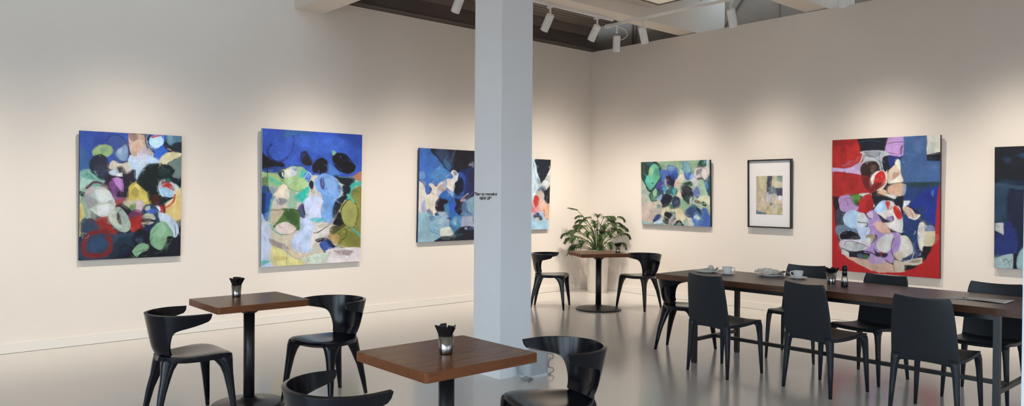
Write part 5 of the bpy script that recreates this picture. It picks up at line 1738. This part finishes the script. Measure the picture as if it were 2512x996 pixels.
def frond(az, reach, rise, size, droop, roll=0.0):
    """one lobed leaf on its long stalk, rooted at the pot centre (local coordinates of the plant)"""
    b = bmesh.new()
    ca, sa = math.cos(az), math.sin(az)
    z0 = .60
    P0 = Vector((.03 * ca, .03 * sa, z0))
    P1 = Vector((.25 * reach * ca, .25 * reach * sa, z0 + .62 * rise))
    P2 = Vector((.72 * reach * ca, .72 * reach * sa, z0 + rise))
    stalk = smoothpath([P0, P1, P2], 6)
    add_tube(b, stalk, [.0075 - .004 * i / len(stalk) for i in range(len(stalk))], 6)
    for f in b.faces:
        f.material_index = 1
    # midrib curve from P2 outward and downward
    axis = Vector((ca, sa, 0))
    side = Vector((-sa, ca, 0))
    mid = []
    nseg = 10
    for i in range(nseg + 1):
        f = i / nseg
        ang = .35 - droop * f
        if i == 0:
            p = P2.copy()
        else:
            p = mid[-1] + (axis * math.cos(ang) + Vector((0, 0, 1)) * math.sin(ang)) * (size / nseg)
        mid.append(p)
    def at(f):
        g = max(0, min(.9999, f)) * nseg
        i = int(g)
        return mid[i].lerp(mid[i + 1], g - i)
    # finger lobes on both sides plus the tip
    nl = 7
    for i in range(nl):
        f = .06 + .84 * i / nl
        base0, base1 = at(f - .05), at(f + .085)
        up = Vector((0, 0, 1))
        ln = size * (.70 - .42 * abs(i / nl - .25) * 1.25) * rr.uniform(.7, 1.15)
        for s in (1, -1):
            d = (side * s * (.93 + .1 * roll * s) + axis * (.25 + .55 * i / nl) + up * (.12 + .25 * roll * s)).normalized()
            q1 = (base0 + base1) / 2 + d * ln * .5 + up * .012
            q2 = (base0 + base1) / 2 + d * ln - up * ln * (.18 + .15 * droop)
            along = (base1 - base0)
            v = [b.verts.new(p) for p in (base0, base1, q1 + along * .42, q2, q1 - along * .42)]
            b.faces.new((v[0], v[1], v[2], v[4]))
            b.faces.new((v[4], v[2], v[3]))
    # central strip
    pv = None
    for i in range(nseg + 1):
        f = i / nseg
        w = size * .085 * (1 - f) ** .6 + .001
        vs = [b.verts.new(mid[i] + side * w), b.verts.new(mid[i] - side * w)]
        if pv:
            b.faces.new((pv[0], pv[1], vs[1], vs[0]))
        pv = vs
    for v in b.verts:                     # fronds fold back where they meet the two walls
        for ax, lim in ((0, .30), (1, .41)):
            q = v.co[ax]
            if q > lim * .55:
                e = (q - lim * .55) / (lim * .45)
                v.co[ax] = lim * .55 + lim * .43 * math.tanh(e)
    o = obj('leaf', b, [M['leaf'], M['stem']], t, smooth=True)
    add_solid(o, .0012, 0, 0)
    return o
# azimuth 0 = +x; the camera looks along about 42 degrees, so 132 is picture-left and -48 picture-right
LEAVES = [
    (140, .46, .66, .16, .2), (172, .52, .10, .24, 2.2), (180, .60, .26, .22, 1.9), (132, .34, .42, .17, 1.2), (136, .55, .22, .20, 1.9), (128, .48, .34, .18, 1.6), (150, .62, .30, .20, 1.8),
    (165, .45, .34, .20, 1.7), (120, .30, .50, .17, 1.5), (126, .30, .56, .17, 1.2), (175, .35, .42, .18, 1.6), (200, .38, .34, .20, 1.9),
    (215, .30, .46, .18, 1.6), (228, .36, .30, .20, 1.9), (240, .28, .44, .18, 1.8), (255, .32, .34, .20, 2.0), (270, .30, .46, .18, 1.7),
    (285, .38, .36, .19, 1.8), (300, .44, .42, .19, 1.9), (310, .42, .56, .18, 2.0), (318, .55, .30, .19, 2.0), (316, .50, .40, .17, 1.8),
    (326, .38, .46, .18, 1.7), (340, .24, .52, .16, 1.6), (100, .18, .54, .16, 1.5), (222, .16, .60, .17, 1.4), (190, .46, .20, .20, 2.0),
    (250, .42, .18, .21, 2.1), (312, .28, .38, .19, 2.0), (235, .22, .36, .20, 1.9), (145, .34, .40, .20, 1.8), (290, .22, .56, .17, 1.6),
    (160, .25, .50, .17, 1.6), (210, .2, .5, .17, 1.4), (265, .18, .56, .16, 1.3), (305, .2, .5, .18, 1.7), (134, .42, .12, .22, 2.2),
    (308, .45, .16, .21, 2.2), (230, .34, .12, .22, 2.2),
]
for az, re, ri, sz, dr in LEAVES:
    if 115 < az < 150:
        az = 150 + (az - 132) * .5
    elif 300 < az < 330:
        az -= 12
    frond(math.radians(az), re, ri, sz, dr, rr.uniform(-.5, .5))
# ------------------------------------------------------------------ daylight, camera, view
w = bpy.data.worlds.new('daylight')
SC.world = w
w.use_nodes = True
bg = w.node_tree.nodes['Background']
# overcast sky above a darker street
nt = w.node_tree
tc = nt.nodes.new('ShaderNodeTexCoord')
sp = nt.nodes.new('ShaderNodeSeparateXYZ')
mr = nt.nodes.new('ShaderNodeMapRange')
mr.inputs['From Min'].default_value = -0.08
mr.inputs['From Max'].default_value = 0.06
mx = nt.nodes.new('ShaderNodeMix')
mx.data_type = 'RGBA'
mx.inputs['A'].default_value = (0.24, 0.26, 0.28, 1)
mx.inputs['B'].default_value = (0.68, 0.85, 1.0, 1)
nt.links.new(tc.outputs['Generated'], sp.inputs[0])
nt.links.new(sp.outputs['Z'], mr.inputs['Value'])
nt.links.new(mr.outputs['Result'], mx.inputs['Factor'])
nt.links.new(mx.outputs['Result'], bg.inputs['Color'])
bg.inputs['Strength'].default_value = 8.0

F_PX, YAW, PITCH, ROLL = 1840.33, 0.844726, -0.0110487, 0.00674923
fw = Vector((math.cos(YAW) * math.cos(PITCH), math.sin(YAW) * math.cos(PITCH), math.sin(PITCH)))
rt = Vector((math.sin(YAW), -math.cos(YAW), 0))
up = rt.cross(fw)
c, s = math.cos(ROLL), math.sin(ROLL)
r2, u2 = rt * c + up * s, up * c - rt * s
cd = bpy.data.cameras.new('camera')
cam = bpy.data.objects.new('camera', cd)
COL.objects.link(cam)
mw = Matrix((r2, u2, -fw)).transposed().to_4x4()
mw.translation = (0, 0, 1.5)
cam.matrix_world = mw
cd.sensor_width = 36.0
cd.lens = F_PX * 36.0 / 2512.0
cd.clip_start = .05
SC.camera = cam

vs = SC.view_settings
SC.display_settings.display_device = 'sRGB'
vs.view_transform = 'Standard'
vs.look = 'None'
vs.exposure = 0.0
vs.gamma = 1.0
vs.use_curve_mapping = False
cy = SC.cycles
cy.use_denoising = True
cy.max_bounces = 10
cy.diffuse_bounces = 5
cy.glossy_bounces = 4
cy.sample_clamp_indirect = 8
cy.caustics_reflective = False
cy.caustics_refractive = False
